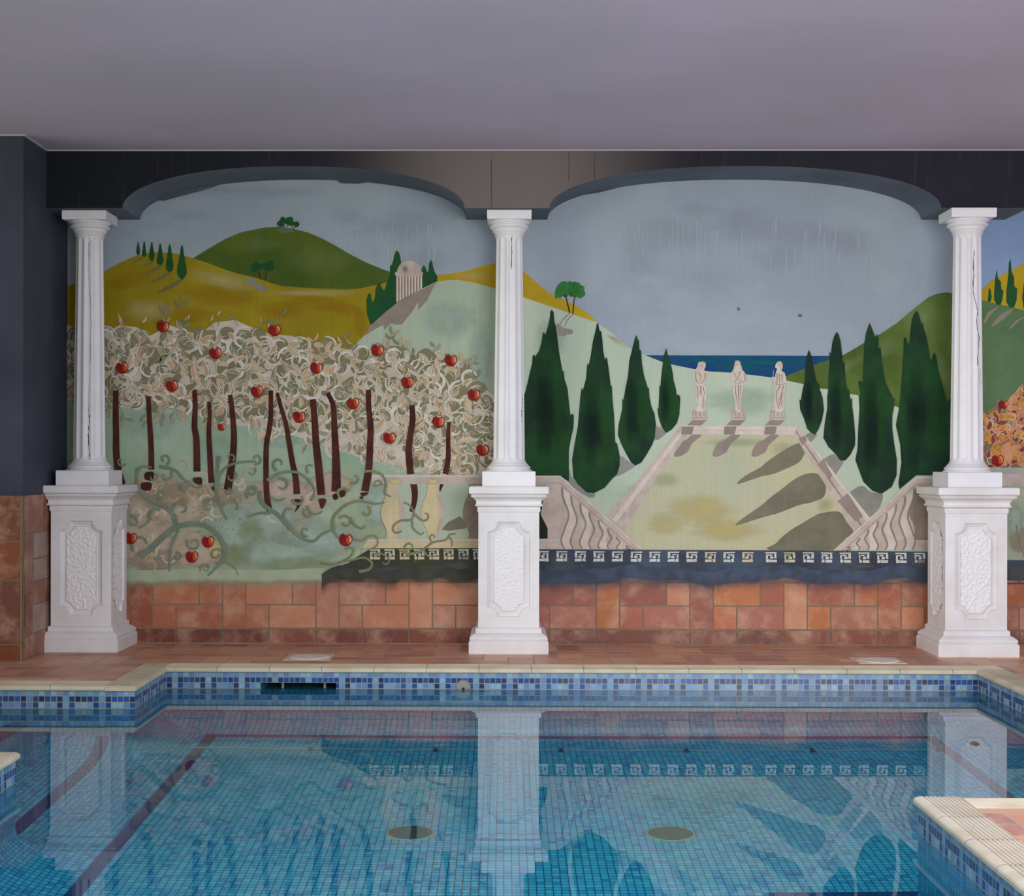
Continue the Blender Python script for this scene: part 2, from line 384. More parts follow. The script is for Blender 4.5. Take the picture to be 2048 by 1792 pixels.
for (cx, y0, y1, w), sh in zip(((1090,918,1028,30),(1137,915,1040,33),(1197,920,1075,43),(1263,935,1106,52),(1338,942,1160,60),(1434,950,1216,72)), (None,(1130,1045,1045,1078),(1208,1075,1105,1120),(1275,1106,1140,1182),(1340,1162,1180,1246),(1440,1216,1228,1332))):
    if sh:
        x0, s0, x1, s1 = sh; k = w*.42
        a = Art(); dx, dy = x1-x0, s1-s0
        a.poly(Q1([(x0,s0-4),(x0+dx*.3,s0+dy*.3-k*.5),(x0+dx*.7,s0+dy*.7-k*.35),(x1,s1),(x0+dx*.72,s0+dy*.75+k*.25),(x0+dx*.35,s0+dy*.4+k*.6),(x0+2,s0+k*.4)]), M_shadeh, 3); a.build('painted_shadow', mural_a)
    a = Art(); h = y1-y0
    pr = ((0,.13),(.1,.28),(.3,.5),(.33,.62),(.5,.72),(.62,.95),(.8,1),(.92,.72),(1,.15))
    a.poly(Q1([(cx+w*.5*p*(1+.08*math.sin(9*t+cx)), y0+h*t) for t, p in pr]+[(cx-w*.5*p*(1+.08*math.cos(7*t+cx)), y0+h*t) for t, p in reversed(pr)]), M_cyp2); a.build('painted_cypress', mural_a)

# ---- orchard ground, worn lower part
a = Art(); a.poly([(110,800)]+Q5([(820,840),(940,815),(1100,815),(1250,835),(1400,870),(1600,920),(1800,970),(2048,1010)])[1:]+Q6([(400,1060),(700,1155),(1000,1255),(1300,1300),(1400,1340)])+[(1018,945),(1018,1150),(110,1150)], M_ground)
for x, y, rx, ry in ((300,850,70,40),(430,900,60,40),(560,880,60,20),(900,990,40,60)): a.blob(x, y, rx, ry, F_tur, mid=.7)
a.poly([(110,985),(280,960),(420,975),(560,985),(700,980),(760,960),(1018,965),(1018,1146),(110,1148)], M_low)
for x, y, rx, ry, m in ((330,1000,120,60,F_bei),(280,1080,90,60,F_bei),(560,1000,110,55,F_bei),(660,970,60,30,F_bei),(390,1100,70,45,F_bei),(330,990,80,40,F_beid),(310,1120,80,30,F_beid),(300,1150,60,18,F_beid),(440,990,60,35,F_beid),
    (520,1040,120,60,F_tur),(470,1060,70,55,F_tur),(640,1080,110,50,F_tur),(560,1110,120,40,F_tur),(760,1010,60,60,F_tur),(470,1110,50,30,F_lg),(500,1060,40,30,F_lg),(600,1130,120,22,F_lg),(430,1100,20,34,F_gold),(900,1030,60,70,F_lg),
    (480,1040,90,60,F_pit),(380,1050,90,60,F_pit),(580,1090,120,40,F_pit),(690,1090,60,30,F_pit),(720,1105,40,14,F_pit),(330,1010,60,40,F_pit)): a.blob(x, y, rx, ry, m)
a.build('painted_ground', mural_a)
a = Art(); rv = random.Random(21); M_ghost = paint('faded_scroll_paint', S(182,168,130), S(170,156,120), 9, 0, .1); M_ghost2 = paint('pale_scroll_paint', S(204,190,166), S(196,182,156), 9, 0, .1)
for k in range(60):
    x, y = rv.uniform(262, 640), rv.uniform(955, 1062)
    if k > 44: x, y = rv.uniform(262, 440), rv.uniform(1060, 1135)
    sg = rv.choice((-1,1)); g = rv.uniform(0, 6)
    a = Art(); a.spiral(x, y, rv.uniform(9,19), g, sg*rv.uniform(.45,.8), rv.uniform(4,7), 1.5, M_ghost if k % 3 else M_ghost2); a.build('painted_scroll', mural_a)
for x, y, s in ((300,920,1),(425,925,-1),(500,945,1),(600,940,-1),(700,950,1),(360,930,-1)): a = Art(); a.spiral(x, y, 17, 1.5, s*.7, 4.5, 2, M_ghost); a.build('painted_scroll', mural_a)
# ---- foliage band
rf = random.Random(5)
a = Art()
top = [(112,640),(150,655),(208,668),(240,650),(275,655),(300,672),(340,650),(370,662),(400,668),(430,645),(470,640),(505,655),(540,668),(585,672),(620,690),(660,690),(700,700),(735,712),(765,705),(800,706),(830,712),(870,705),(905,716),(935,742),(960,770),(1018,810)]
bot = [(1018,958),(988,955),(950,945),(900,948),(830,938),(760,925),(735,920),(690,905),(640,888),(590,872),(540,858),(480,852),(440,846),(400,832),(350,818),(300,806),(250,808),(208,806),(112,800)]
a.poly(top+bot, M_cream)
def inside(x, y, pl):
    r = False; n = len(pl)
    for i in range(n):
        (x1, y1), (x2, y2) = pl[i], pl[i-1]
        if (y1 > y) != (y2 > y) and x < (x2-x1)*(y-y1)/(y2-y1)+x1: r = not r
    return r
band = top+bot; cells = []
y = 646
while y < 962:
    x = 112 + (15 if int(y/23) % 2 else 0)
    while x < 1016:
        px, py = x+rf.uniform(-7,7), y+rf.uniform(-6,6)
        if inside(px, py, band): cells.append((px, py))
        x += 30
    y += 23
def low(px, py): return py > 850 and 470 < px < 800     # the thin, scratchy lower fringe
a.cycle()
for px, py in cells:
    if low(px, py) and rf.random() < .6: continue
    g = rf.uniform(0, 2*PI)
    if rf.random() < .35: a.crescent(px, py, rf.uniform(15,22), g, rf.uniform(.5,.7), M_ol)
    else:
        k = [rf.uniform(.75,1.2) for _ in range(8)]; r = rf.uniform(12.5,17.5)
        a.poly([(px+r*k[i]*math.cos(g+i*PI/4)*1.2, py+r*k[i]*math.sin(g+i*PI/4)*.95) for i in range(8)], M_ol, 3)
a.flat(); a.cycle(90)
for px, py in cells:
    if rf.random() < .45: a.spiral(px+rf.uniform(-6,6), py+rf.uniform(-6,6), rf.uniform(5,8), rf.uniform(0,6), rf.choice((-1,1))*rf.uniform(.8,1.2), 1.6, .8, M_tan)
a.flat(); a.cycle(110)
for n_, (px, py) in enumerate(cells):
    g = rf.uniform(0, 2*PI); sg = rf.choice((-1,1))
    for q in range(rf.choice((1,2,2))):
        r = rf.uniform(13,24)-q*3
        a.spiral(px, py, r, g+q*.3, sg*rf.uniform(.3,.55), rf.uniform(1.0,2.0), .5, M_white)
        if rf.random() < .6: a.crescent(px, py, r, g+sg*.9, rf.uniform(.10,.22), M_white if rf.random() < .6 else M_cream)
    L = rf.uniform(38,64); q = rf.uniform(-2.4,-.7)
    if n_ % 5 == 0 and inside(px+L*math.cos(q-.5*sg), py+L*math.sin(q-.5*sg)-10, band):
        pts = [(px,py),(px+L*.35*math.cos(q+.7*sg),py+L*.35*math.sin(q+.7*sg)),(px+L*.7*math.cos(q),py+L*.7*math.sin(q)),(px+L*math.cos(q-.5*sg),py+L*math.sin(q-.5*sg))]
        a.stroke(pts, 6.5, 2, M_white, 5); a.stroke(pts, 2.0, .8, M_tan, 5)
a.flat(); a.cycle(120)
for px, py in cells:
    for k in range(rf.choice((1,1,2,2,3))):
        q = rf.uniform(0, 2*PI) if rf.random() < .5 else rf.uniform(.6, 2.5); x, y = px+rf.uniform(-13,13), py+rf.uniform(-11,11)
        L = rf.uniform(18,29); W = rf.uniform(8,11.5); m = rf.choice((M_peach,M_peach,M_tan,M_tan,M_sage,M_ol))
        bd = rf.uniform(-.18,.18)
        a.leaf(x-1.5*math.cos(q), y-1.5*math.sin(q), L+3, W+2.2, q, M_white if rf.random() < .6 else M_cream, bd)
        a.leaf(x, y, L, W, q, m, bd)
        if rf.random() < .55: a.leaf(x+2*math.cos(q), y+2*math.sin(q), L*.8, W*.4, q+.08, M_cream if m in (M_peach,M_tan) else M_tan, bd)
        else: a.stroke([(x,y),(x+L*.8*math.cos(q),y+L*.8*math.sin(q))], 1.0, .5, M_stoned, 1, None, 1e-5, False)
a.flat(); a.cycle()
for i in range(130):
    x = rf.uniform(470, 830); y0 = 838+(x-440)*.28; y = y0+rf.uniform(-6, 8)
    if inside(x, y+14, band): a.stroke([(x,y),(x+rf.uniform(-2,2),y+rf.uniform(14,32))], rf.uniform(1.5,3), .8, rf.choice((M_white,M_tan,M_ol,M_sage)), 1, None, 1e-5, False)
a.flat(); a.cycle()
def sprig(x, y, ang, L, n, mats):
    e = (x+L*math.cos(ang), y+L*math.sin(ang)); bx, by = (x+e[0])/2+rf.uniform(-5,5), (y+e[1])/2+rf.uniform(-3,3)
    a.stroke([(x,y),(bx,by),e], 1.6, .7, M_sage, 4, None, 2e-5)
    for i in range(n):
        t = (i+1)/n; px, py = x+(e[0]-x)*t, y+(e[1]-y)*t
        for s in (1,-1): 
            if rf.random() < .75: a.leaf(px, py, rf.uniform(14,22), rf.uniform(5,8), ang+s*rf.uniform(.4,.9), rf.choice(mats), s*.1, 2e-5)
for i in range(len(top)-1):
    t = rf.random(); x = top[i][0]*(1-t)+top[i+1][0]*t; y = top[i][1]*(1-t)+top[i+1][1]*t
    sprig(x, y+8, -PI/2+rf.uniform(-.9,.9), rf.uniform(12,30), rf.choice((1,2)), (M_sage,M_tan,M_peach,M_ol))
for x, y, g in ((330,640,-1.6),(350,625,-1.0),(560,640,-1.3),(690,700,-1.7),(775,690,-1.2),(925,740,-.6),(940,770,-.8)): sprig(x, y, g, 24, 2, (M_sage,M_ol,M_tan))
for x in (240,290,330,350,430,410): sprig(x, 812+rf.uniform(0,6), PI/2+rf.uniform(-.5,.5), rf.uniform(18,34), 2, (M_sage,M_peach,M_tan))
a.flat()
a.build('painted_foliage', mural_a, 'beige and olive painted apple tree foliage')
# ---- trunks
def trunk(pts, w0, w1, extra=None):
    a = Art(); a.stroke(pts, w0, w1, M_trunk, 5)
    for e in extra or (): a.poly(e, M_trunk, 3)
    a.build('painted_trunk', mural_a)
trunk(Q5([(917,712),(915,850),(918,1050),(920,1200),(935,1340),(965,1452)]), 11, 15)
trunk(Q5([(1170,758),(1178,900),(1188,1050),(1195,1200),(1195,1335)]), 9, 12, [Q5([(1148,1360),(1212,1355),(1205,1420),(1145,1410)]), Q5([(1118,1440),(1195,1440),(1185,1500),(1120,1490)])])
trunk(Q5([(1537,708),(1540,850),(1535,1000),(1550,1100),(1555,1350)]), 9, 14, [Q5([(1525,1400),(1590,1400),(1588,1458),(1530,1435)])])
trunk(Q5([(1648,800),(1655,900),(1648,1030),(1655,1200),(1668,1440)]), 7, 12, [Q5([(1675,1470),(1705,1460),(1700,1500),(1672,1495)])])
trunk(Q5([(1815,748),(1830,870),(1845,1050),(1840,1200),(1820,1350),(1795,1495)]), 9, 16)
trunk(Q6([(245,712),(245,900),(230,1030),(210,1150),(208,1400),(215,1550),(236,1660)]), 9, 12)
trunk(Q6([(295,732),(320,830),(360,960),(385,1100),(415,1280),(440,1400),(450,1528)]), 7, 13, [Q6([(430,1570),(485,1575),(470,1630),(430,1672),(450,1620)])])
trunk(Q6([(575,782),(590,950),(600,1120),(620,1300),(642,1535)]), 12, 16, [Q6([(622,1568),(682,1570),(660,1630),(640,1640)])])
trunk(Q6([(690,732),(735,830),(745,1000),(755,1200),(760,1350),(760,1508)]), 8, 19, [Q6([(730,1540),(765,1520),(775,1560),(745,1575)]), Q6([(785,1515),(825,1495),(830,1535),(795,1555)])])
trunk(Q6([(1012,708),(1015,850),(1030,1000),(1025,1150),(1015,1330),(985,1505)]), 10, 15, [Q6([(950,1520),(1010,1515),(1000,1535),(965,1545)]), Q6([(940,1555),(970,1545),(965,1570)])])
trunk(Q6([(1355,828),(1360,950),(1340,1080),(1330,1200),(1345,1372)]), 11, 14)
trunk(Q6([(1645,962),(1640,1100),(1640,1250),(1618,1372)]), 7, 12)
# ---- balustrade on the left
a = Art(); a.poly(Z3([(1150,70),(1870,70),(1870,505),(1150,505)]), M_pale)
a.poly(Z3([(1585,430),(1640,370),(1730,325),(1800,380),(1780,420),(1640,440)]), M_shade2); a.build('painted_lawn', mural_a)
trunk(Z3([(1368,68),(1378,150),(1370,230),(1350,290)]), 14, 9)
trunk(Z3([(1590,68),(1575,128)]), 8, 3)
def baluster(cx, parent, mat, flip=1, sc=1.0, shade=M_stone):
    pr = ((72,46),(100,44),(150,52),(200,72),(260,90),(310,94),(360,84),(410,60),(450,46),(480,46),(500,50))
    a = Art(); a.poly(Z3([(cx+w*sc, y) for y, w in pr]+[(cx-w*sc, y) for y, w in reversed(pr)]), mat)
    a.poly(Z3([(cx+w*sc, y) for y, w in pr]+[(cx+w*.55*sc, y) for y, w in reversed(pr)]), shade)
    a.stroke(Z3([(cx-w*sc, y) for y, w in pr]), 1, 1, M_stoned, 2, None, 3e-5); a.build('painted_baluster', parent)
baluster(1205, mural_a, M_yst); baluster(1520, mural_a, M_yst); baluster(1850, mural_a, M_stoned, shade=M_stoned)
a = Art(); a.poly(Z3([(1040,2),(1925,2),(1925,72),(1040,72)]), M_stone); a.poly(Z3([(1046,-2),(1925,-2),(1925,16),(1040,14)]), M_stonel)
for x, rx in ((1230,70),(1520,60)): a.blob(480+x/3.938, 950+52/3.938, rx/3.938, 6, F_gold, mid=1.3)
a.build('painted_rail', mural_a)
a = Art(); a.poly(Z3([(1010,505),(1925,500),(1925,575),(960,575)]), M_yst); a.stroke(Z3([(1010,512),(1925,512)]), 1.4, 1.4, M_stonel, 1, None, 4e-5, False); a.stroke(Z3([(1010,528),(1925,528)]), 1, 1, M_stone, 1, None, 4e-5, False)
a.build('painted_rail', mural_a)
# ---- navy band and key pattern
def key_unit(a, x, y, w, h, m, mir):
    def r(u0, v0, u1, v1):
        if mir: u0, u1 = 1-u1, 1-u0
        j = lambda: R0.uniform(-.02,.02)
        a.poly([(x+w*(u0+j()),y+h*(v0+j())),(x+w*(u1+j()),y+h*(v0+j())),(x+w*(u1+j()),y+h*(v1+j())),(x+w*(u0+j()),y+h*(v1+j()))], m, 0, 3e-5)
    for q in ((.02,.03,.70,.15),(.02,.17,.16,.62),(.22,.42,.42,.66),(.02,.74,.44,.99),(.48,.70,.66,.99),(.56,.24,.66,.66),(.30,.24,.54,.36)): r(*q)
a = Art()
a.poly(Z3([(580,800),(650,775),(750,730),(860,690),(930,640),(1030,578),(1925,574),(1925,775),(1840,775),(1600,775)]), M_navyg)
for x in range(9): key_unit(a, 480+(985+x*116)/3.938, 950+582/3.938, 31, 21, M_keyy if x < 6 else M_key, 1)
for x, y, rx, ry, m in ((700,1150,50,14,F_gk),(790,1145,60,20,F_gk),(905,1140,40,24,F_gk),(735,1103,30,10,F_wht),(850,1130,90,30,F_wht),(860,1145,60,16,F_lg),(930,1130,30,30,F_gk)): a.blob(x, y, rx, ry, m)
a.build('painted_key_band', mural_a, 'navy painted band with white key pattern')
a = Art(); a.fade([(x, 1146+2*math.sin(x/37.)) for x in range(110, 660, 18)], F_fadeb, ((-8,1.4),(8,1.2),(22,.35),(38,0)))
a.fade([(x, 1142+3*math.sin(x/29.)+4*math.sin(x/11.)+max(0, (690-x)*.22)) for x in range(644, 1020, 18)], F_fadeng, ((-8,1.4),(8,1.2),(22,.4),(40,0))); a.build('painted_ground_edge', mural_a)
# ---- vines
def vine(spec, m=M_vine):
    a = Art()
    for s in spec:
        if s[0] == 's': a.stroke(s[1], s[2], s[3], m, 6)
        else: a.spiral(*s[1:7], s[7], m)
    a.build('painted_vine', mural_a)
def sp(o, cx, cy, r, a0, turns, w0, w1): x, y = o([(cx, cy)])[0]; return ('c', x, y, r/3.938, a0, turns, w0, w1)
vine([('s', Z2([(1110,635),(1200,570),(1330,450),(1420,400),(1560,385),(1660,420),(1740,500),(1772,600),(1740,690),(1640,790)]), 13, 6), sp(Z2,1530,535,58,-2.6,-1.1,5,3), sp(Z2,1620,735,42,2.6,1.1,4.5,2.5), sp(Z2,1705,625,50,-.5,-1.0,4.5,2.5), ('s', Z2([(1700,690),(1790,690),(1850,730),(1880,790)]), 4, 2)])
vine([('s', Z2([(1385,400),(1375,320),(1300,245),(1170,180),(1100,110),(1080,30),(1090,-60)]), 9, 6), sp(Z2,1432,268,74,2.6,.85,6,4), sp(Z2,1215,330,75,-.8,-.55,6,3), ('s', Z2([(1250,245),(1195,290),(1170,370),(1100,415)]), 6, 3), sp(Z2,1282,150,42,1.8,.9,6,3), ('s', Z2([(1410,430),(1360,540),(1340,650),(1340,760)]), 5, 4), sp(Z2,1400,640,34,-1.8,1.0,4,2.5), sp(Z2,1440,90,44,0.3,.8,4,2.5)])
vine([('s', Z2([(1725,-150),(1712,0),(1705,120),(1735,240),(1790,350)]), 8, 4), sp(Z2,1655,245,68,-.6,-.75,5,3), sp(Z2,1840,260,85,3.3,.55,6,3), sp(Z2,1800,130,26,-1.5,1.2,4,2), sp(Z2,1990,140,55,2.2,.8,5,3)])
vine([('s', Z2([(1050,600),(1045,540),(1090,492),(1140,500),(1160,545)]), 6, 3), sp(Z2,1050,370,50,-2.,.8,5,3), sp(Z2,1230,640,34,-1,.6,4,2)])
vine([('s', Q5([(1080,1450),(1090,1350),(1130,1310),(1200,1320)]), 6, 3), sp(Q5,1300,1255,45,1.2,-.9,5,3), ('s', Q5([(1260,1310),(1380,1340),(1450,1410),(1530,1470),(1600,1470)]), 7, 3), sp(Q5,1310,1380,50,-.6,.7,5,3), sp(Q5,1205,1395,40,-1,.7,4,2.5), sp(Q5,960,1270,40,0.5,.8,4,2), sp(Q5,1450,1480,36,-.5,.7,4,2)])
vine([('s', Q5([(1720,1500),(1730,1400),(1780,1320),(1880,1280),(2020,1270)]), 6, 4), sp(Q5,1820,1240,34,1,-.8,4,2), sp(Q5,1820,1390,50,-.9,.7,4.5,2.5), sp(Q5,2020,1250,46,1.8,-.8,4.5,3), sp(Q5,1980,1350,40,-.8,.6,4,2)])
vine([('s', Q6([(160,1500),(160,1560),(200,1620),(300,1690),(400,1790)]), 9, 7), ('s', Z3([(340,360),(420,440),(500,500),(580,520),(640,470),(700,440),(740,430)]), 7, 4), ('s', Z3([(380,380),(345,320),(365,265),(410,270)]), 5, 3), sp(Z3,95,130,45,-.4,-.9,6,3), sp(Q6,330,1460,60,-2.,.75,6,3.5), ('s', Z3([(240,170),(300,200),(360,180)]), 5, 2), ('s', Z3([(60,330),(150,300),(240,300)]), 4, 6), sp(Z3,520,440,44,1.2,.8,4,2.5)])
vine([('s', Q6([(215,1420),(300,1370),(400,1350),(480,1370),(540,1420),(590,1500),(560,1580)]), 6, 4), sp(Q6,310,1290,55,1.9,.8,6,3), sp(Q6,470,1560,60,3.0,-.6,6,3.5), sp(Q6,540,1680,45,-2.2,-.6,5,3), ('s', Q6([(530,1620),(560,1680),(620,1680),(650,1660)]), 5, 2.5), sp(Q6,100,1510,42,-.8,-.9,5,3), sp(Q6,560,1320,44,2,.6,4,2)])
vine([('s', Z3([(735,440),(735,340),(800,260),(880,215),(960,205),(1060,225),(1140,215)]), 7, 3), sp(Z3,990,290,46,-1.2,.7,5,3), sp(Z3,830,370,58,-2.6,.9,5,3), ('s', Z3([(870,330),(900,390),(960,420),(985,395)]), 5, 2.5), ('s', Z3([(740,400),(745,450),(780,500)]), 5, 3), sp(Q6,1080,1450,36,.2,-.9,4,2.5), ('s', Q6([(985,1350),(1060,1350),(1130,1390),(1150,1460),(1140,1520),(1190,1550)]), 5, 3), sp(Q6,800,1530,58,-.4,-.6,6,3), sp(Q6,900,1400,50,2.2,-.6,5,3)], M_vine2)
vine([('s', Z3([(1370,290),(1350,350),(1260,360),(1205,410),(1225,455),(1275,440)]), 5, 3), ('s', Z3([(1380,310),(1430,355),(1475,350),(1480,310),(1455,300)]), 5, 2.5), ('s', Z3([(1355,360),(1365,420),(1420,465),(1450,450)]), 5, 2.5), ('s', Z3([(1290,215),(1340,240),(1375,300)]), 3, 4)], M_vine2)
vine([('s', Z3([(640,690),(720,700),(800,680),(870,640),(895,590),(860,565),(835,590)]), 5, 3), ('s', Z3([(890,500),(960,515),(1010,480),(1070,480),(1085,540),(1040,580)]), 4, 3), ('s', Z3([(1290,590),(1330,620),(1420,600),(1520,530),(1620,510),(1650,470),(1700,460)]), 6, 3), sp(Z3,1335,570,42,2.6,.95,5,2.5), sp(Z3,1520,490,30,1.9,.8,4,2), ('s', Z3([(1040,620),(1120,620),(1175,660),(1160,700),(1125,690)]), 4, 2.5), ('s', Z3([(940,760),(1020,740),(1040,690),(980,650),(900,665),(760,690)]), 6, 3), ('s', Z3([(1450,600),(1490,640),(1530,620)]), 4, 2), ('s', Z3([(1640,480),(1670,520),(1665,560)]), 4, 2)], M_vine2)
# ---- apples
def apple(x, y, parent, r=11.5, rot=0.0):
    a = Art()
    ca, sa = math.cos(rot), math.sin(rot)
    pts = [(-.05,-.62),(-.45,-.92),(-.95,-.55),(-1.0,.15),(-.6,.8),(0,1.02),(.6,.8),(1.0,.15),(.98,-.5),(.6,-.92),(.15,-.78)]
    T = lambda P: [(x+r*(u*ca-v*sa), y+r*(u*sa+v*ca)) for u, v in P]
    a.poly(T(pts), M_red, 3)
    a.poly(T([(.12,-.6),(.5,-.8),(.85,-.4),(.85,.15),(.5,.65),(.15,.3)]), M_redor, 3)
    a.poly(T([(.45,-.72),(.8,-.5),(.9,0),(.7,.4),(.6,-.1)]), M_redlt, 3)
    a.build('painted_apple', parent)
for i, (x, y) in enumerate(((327,653),(432,707),(246,736),(345,772),(550,661),(633,736),(755,701),(902,721),(515,783),(815,765),(707,807),(599,834),(948,790),(877,844),(779,876),(965,900),(444,854),(417,1083),(385,1113),(692,1079),(263,1076))):
    apple(x, y, mural_a, (7.5 if i == 16 else 13 if i == 19 else 12), R0.uniform(-.2,.25))
# dark cut-in paint along the arch edge
for k_ in (0, 1):
  a = Art(); a.poly((Q1([(1230,598),(1300,600),(1440,560),(1600,520),(1725,478),(1700,440),(1240,500)]), Q2([(660,420),(720,462),(860,466),(940,452),(1000,420)]))[k_], M_beam_edge); a.build('painted_arch_edge', mural_a)

# ================================================================== middle picture
LAY[0] = 0.0017
one('painted_hill', mural_b, [(1018,520)]+Q3([(170,1140),(230,1190),(310,1265),(400,1330),(500,1375),(600,1425),(660,1460),(720,1510),(765,1555),(790,1600),(600,1560),(170,1420)])+[(1018,620)], M_yel2, 0, 'bright yellow painted slope')
a = Art(); a.poly([(1240,710.5),(1480,711),(1720,712),(1720,775),(1240,775)], M_sea)
for x, y, rx, ry in ((1480,735,60,12),(1540,725,80,8),(1400,722,60,6)): a.blob(x, y, rx, ry, soft('sea_light_patch', S(24,110,118), None, 0.3, 1.0, 9, 0.8, 0.6))
a.build('painted_sea', mural_b, 'dark blue painted sea')
a = Art(); a.poly([(1540,775)]+Q9([(205,590),(350,530),(530,465),(640,430),(720,385),(810,330),(930,265),(1060,180),(1180,80)])+Q4([(1300,1340),(1370,1310),(1450,1298),(1550,1322)])+[(PSX,606),(PSX,860),(1780,860)], M_olive)
for x, y, rx, ry in ((1760,700,60,26),(1840,640,50,40),(1690,735,60,14),(1880,740,30,60)): a.blob(x, y, rx, ry, F_lg, rot=-.5, mid=.8)
a.build('painted_hill', mural_b, 'olive green painted hill')
a = Art(); a.poly([(1018,588)]+Q3([(170,1350),(250,1380),(400,1430),(560,1485),(700,1535),(765,1555),(870,1630),(950,1700),(1030,1765)])+Q7([(1300,435),(1440,490),(1540,515),(1690,545),(1800,562)])+Q8([(830,745),(1100,775),(1240,793),(1400,825),(1570,862),(1740,905),(1820,915)])+Q9([(770,742),(1065,830),(1530,960)])+[(PSX,860),(PSX,1110),(1018,1110)], M_pale2)
for x, y, rx, ry in ((1235,683,26,8),(1225,676,16,6)): a.blob(x, y, rx, ry, F_or, rot=.5, mid=.6)
for x, y, rx, ry in ((1100,680,40,60),(1290,990,60,40),(1480,800,90,40)): a.blob(x, y, rx, ry, F_tur, mid=.6)
a.build('painted_slope', mural_b, 'pale green painted slope')
a = Art()
a.poly(Q3([(435,1345),(440,1290),(470,1245),(510,1230),(545,1245),(590,1235),(640,1265),(672,1330),(640,1362),(600,1350),(560,1340),(500,1335)]), paint('round_tree_paint', S(36,104,44), S(52,124,56), 16, 0, .14), 3)
for k in range(60):
    u, v = R0.uniform(-1,1), R0.uniform(-1,1)
    x, y = 552+u*105, 1295+v*52+abs(u)*10
    a.circ(1000+x/3.938, 250+y/3.938, R0.uniform(2,4.5), paint('round_tree_paint', S(36,104,44), S(52,124,56), 16, 0, .14), None, 9, 1.5e-5)
a.stroke(Q3([(515,1335),(530,1400),(549,1480)]), 2.4, 2.8, M_trunk); a.stroke(Q3([(586,1355),(580,1420),(575,1488)]), 2, 2.4, M_trunk); a.stroke(Q3([(480,1335),(522,1360)]), 1.4, 1.4, M_trunk, 1, None, 3e-5, False)
a.build('painted_tree', mural_b)
a = Art(); a.stroke(Q3([(549,1482),(490,1540),(465,1590)]), 2, 2, M_shade); a.stroke(Q3([(575,1490),(525,1545),(510,1590)]), 2, 2, M_shade)
for x, y in ((455,1590),(480,1610),(505,1620),(530,1625),(550,1630),(470,1640),(500,1645)): a.circ(1000+x/3.938, 250+y/3.938, 6.5, M_shade, 5.5, 12, 2e-5)
a.build('painted_shadow', mural_b)
# courtyard
a = Art(); a.poly([(1370,869),(1590,869),(1712,1062),(1690,1102),(1270,1102),(1240,1064)], M_lawn)
for x, y, rx, ry in ((1400,1020,90,40),(1450,1060,90,30),(1330,1050,50,30)): a.blob(x, y, rx, ry, F_yg, mid=1.0)
for x, y, rx, ry in ((1480,885,100,12),(1570,900,40,20),(1330,960,40,20),(1650,1010,24,20)): a.blob(x, y, rx, ry, F_lg, mid=.8)
a.build('painted_courtyard', mural_b)
for pts in (Q9([(0,1300),(60,1250),(130,1200),(230,1140),(300,1110),(350,1118),(345,1190),(300,1260),(200,1310),(100,1350),(0,1372),(-180,1430),(-110,1360)]),
            Q9([(0,1600),(70,1540),(150,1480),(300,1370),(430,1342),(490,1400),(512,1460),(490,1530),(400,1570),(300,1592),(150,1650),(0,1692),(-190,1750),(-130,1690)]),
            Z5([(40,590),(90,540),(150,480),(230,420),(300,380),(400,320),(450,300),(590,288),(650,370),(705,450),(640,500),(555,592)])):
    one('painted_shadow', mural_b, pts, M_shade2, 3)
for pts in (Q9([(370,1120),(345,1060),(400,1025),(440,1045)]), Q9([(470,1280),(530,1210),(600,1195),(650,1248),(600,1330),(560,1370)]), Q9([(655,1560),(700,1490),(790,1440),(860,1490),(950,1503),(930,1600),(880,1660),(800,1720)]),
            Q7([(1430,1010),(1465,1048),(1380,1105),(1380,1000)]), Q7([(1185,1285),(1230,1303),(1050,1395),(1095,1230)]), Q7([(700,1330),(740,1420),(900,1520),(860,1555),(700,1440)])):
    one('painted_shadow', mural_b, pts, M_shade, 3)
for x0, x1, yb, tip in ((432,583,1230,0),(830,978,1230,0),(1228,1382,1230,0)):
    a = Art(); d = x1-x0
    a.poly(Q8([(x0+4,yb),(x1-4,yb),(x1-62,yb+56),(x0-50,yb+52)]), M_shade3)
    a.poly(Q8([(x0+10,1375),(x0+95,1375),(x0+60,1420),(x0-10,1480),(x0-50,1560),(x0-160,1610),(x0-190,1570),(x0-140,1470),(x0-60,1430)]), M_shade3, 2)
    a.build('painted_shadow', mural_b)
a = Art()
a.poly([(1361.5,851.5),(1376,869),(1316.5,950),(1248,1062),(1212,1030),(1266,974)], M_stone)
a.poly([(1366,856),(1370,861),(1232,1046),(1224,1040)], M_stonel)
a.poly([(1595,853),(1740,1036),(1708,1062),(1588,870)], M_stone)
a.poly([(1595,855),(1599,858),(1739,1036),(1731,1042)], M_stonel); a.stroke([(1591,862),(1722,1050)], 2.2, 3.2, M_stoned, 1, None, 3e-5, False)
a.poly([(1361.5,851.5),(1595,853),(1587,869.5),(1368,869)], M_stonel); a.stroke([(1366,861),(1592,862)], 1, 1, M_stone, 1, None, 3e-5, False)
for x0 in (1364,1449,1530): a.poly([(x0,853),(x0+24,853),(x0+20,869),(x0-2,869)], M_shade3)
for p in (Q9([(300,1080),(345,1050),(365,1090),(330,1130)]), Q9([(440,1280),(490,1230),(560,1360),(540,1390)]), Q9([(600,1560),(680,1500),(800,1680),(740,1720)])): a.poly(p, M_shade3)
a.build('painted_path', mural_b, 'pale stone painted border path')
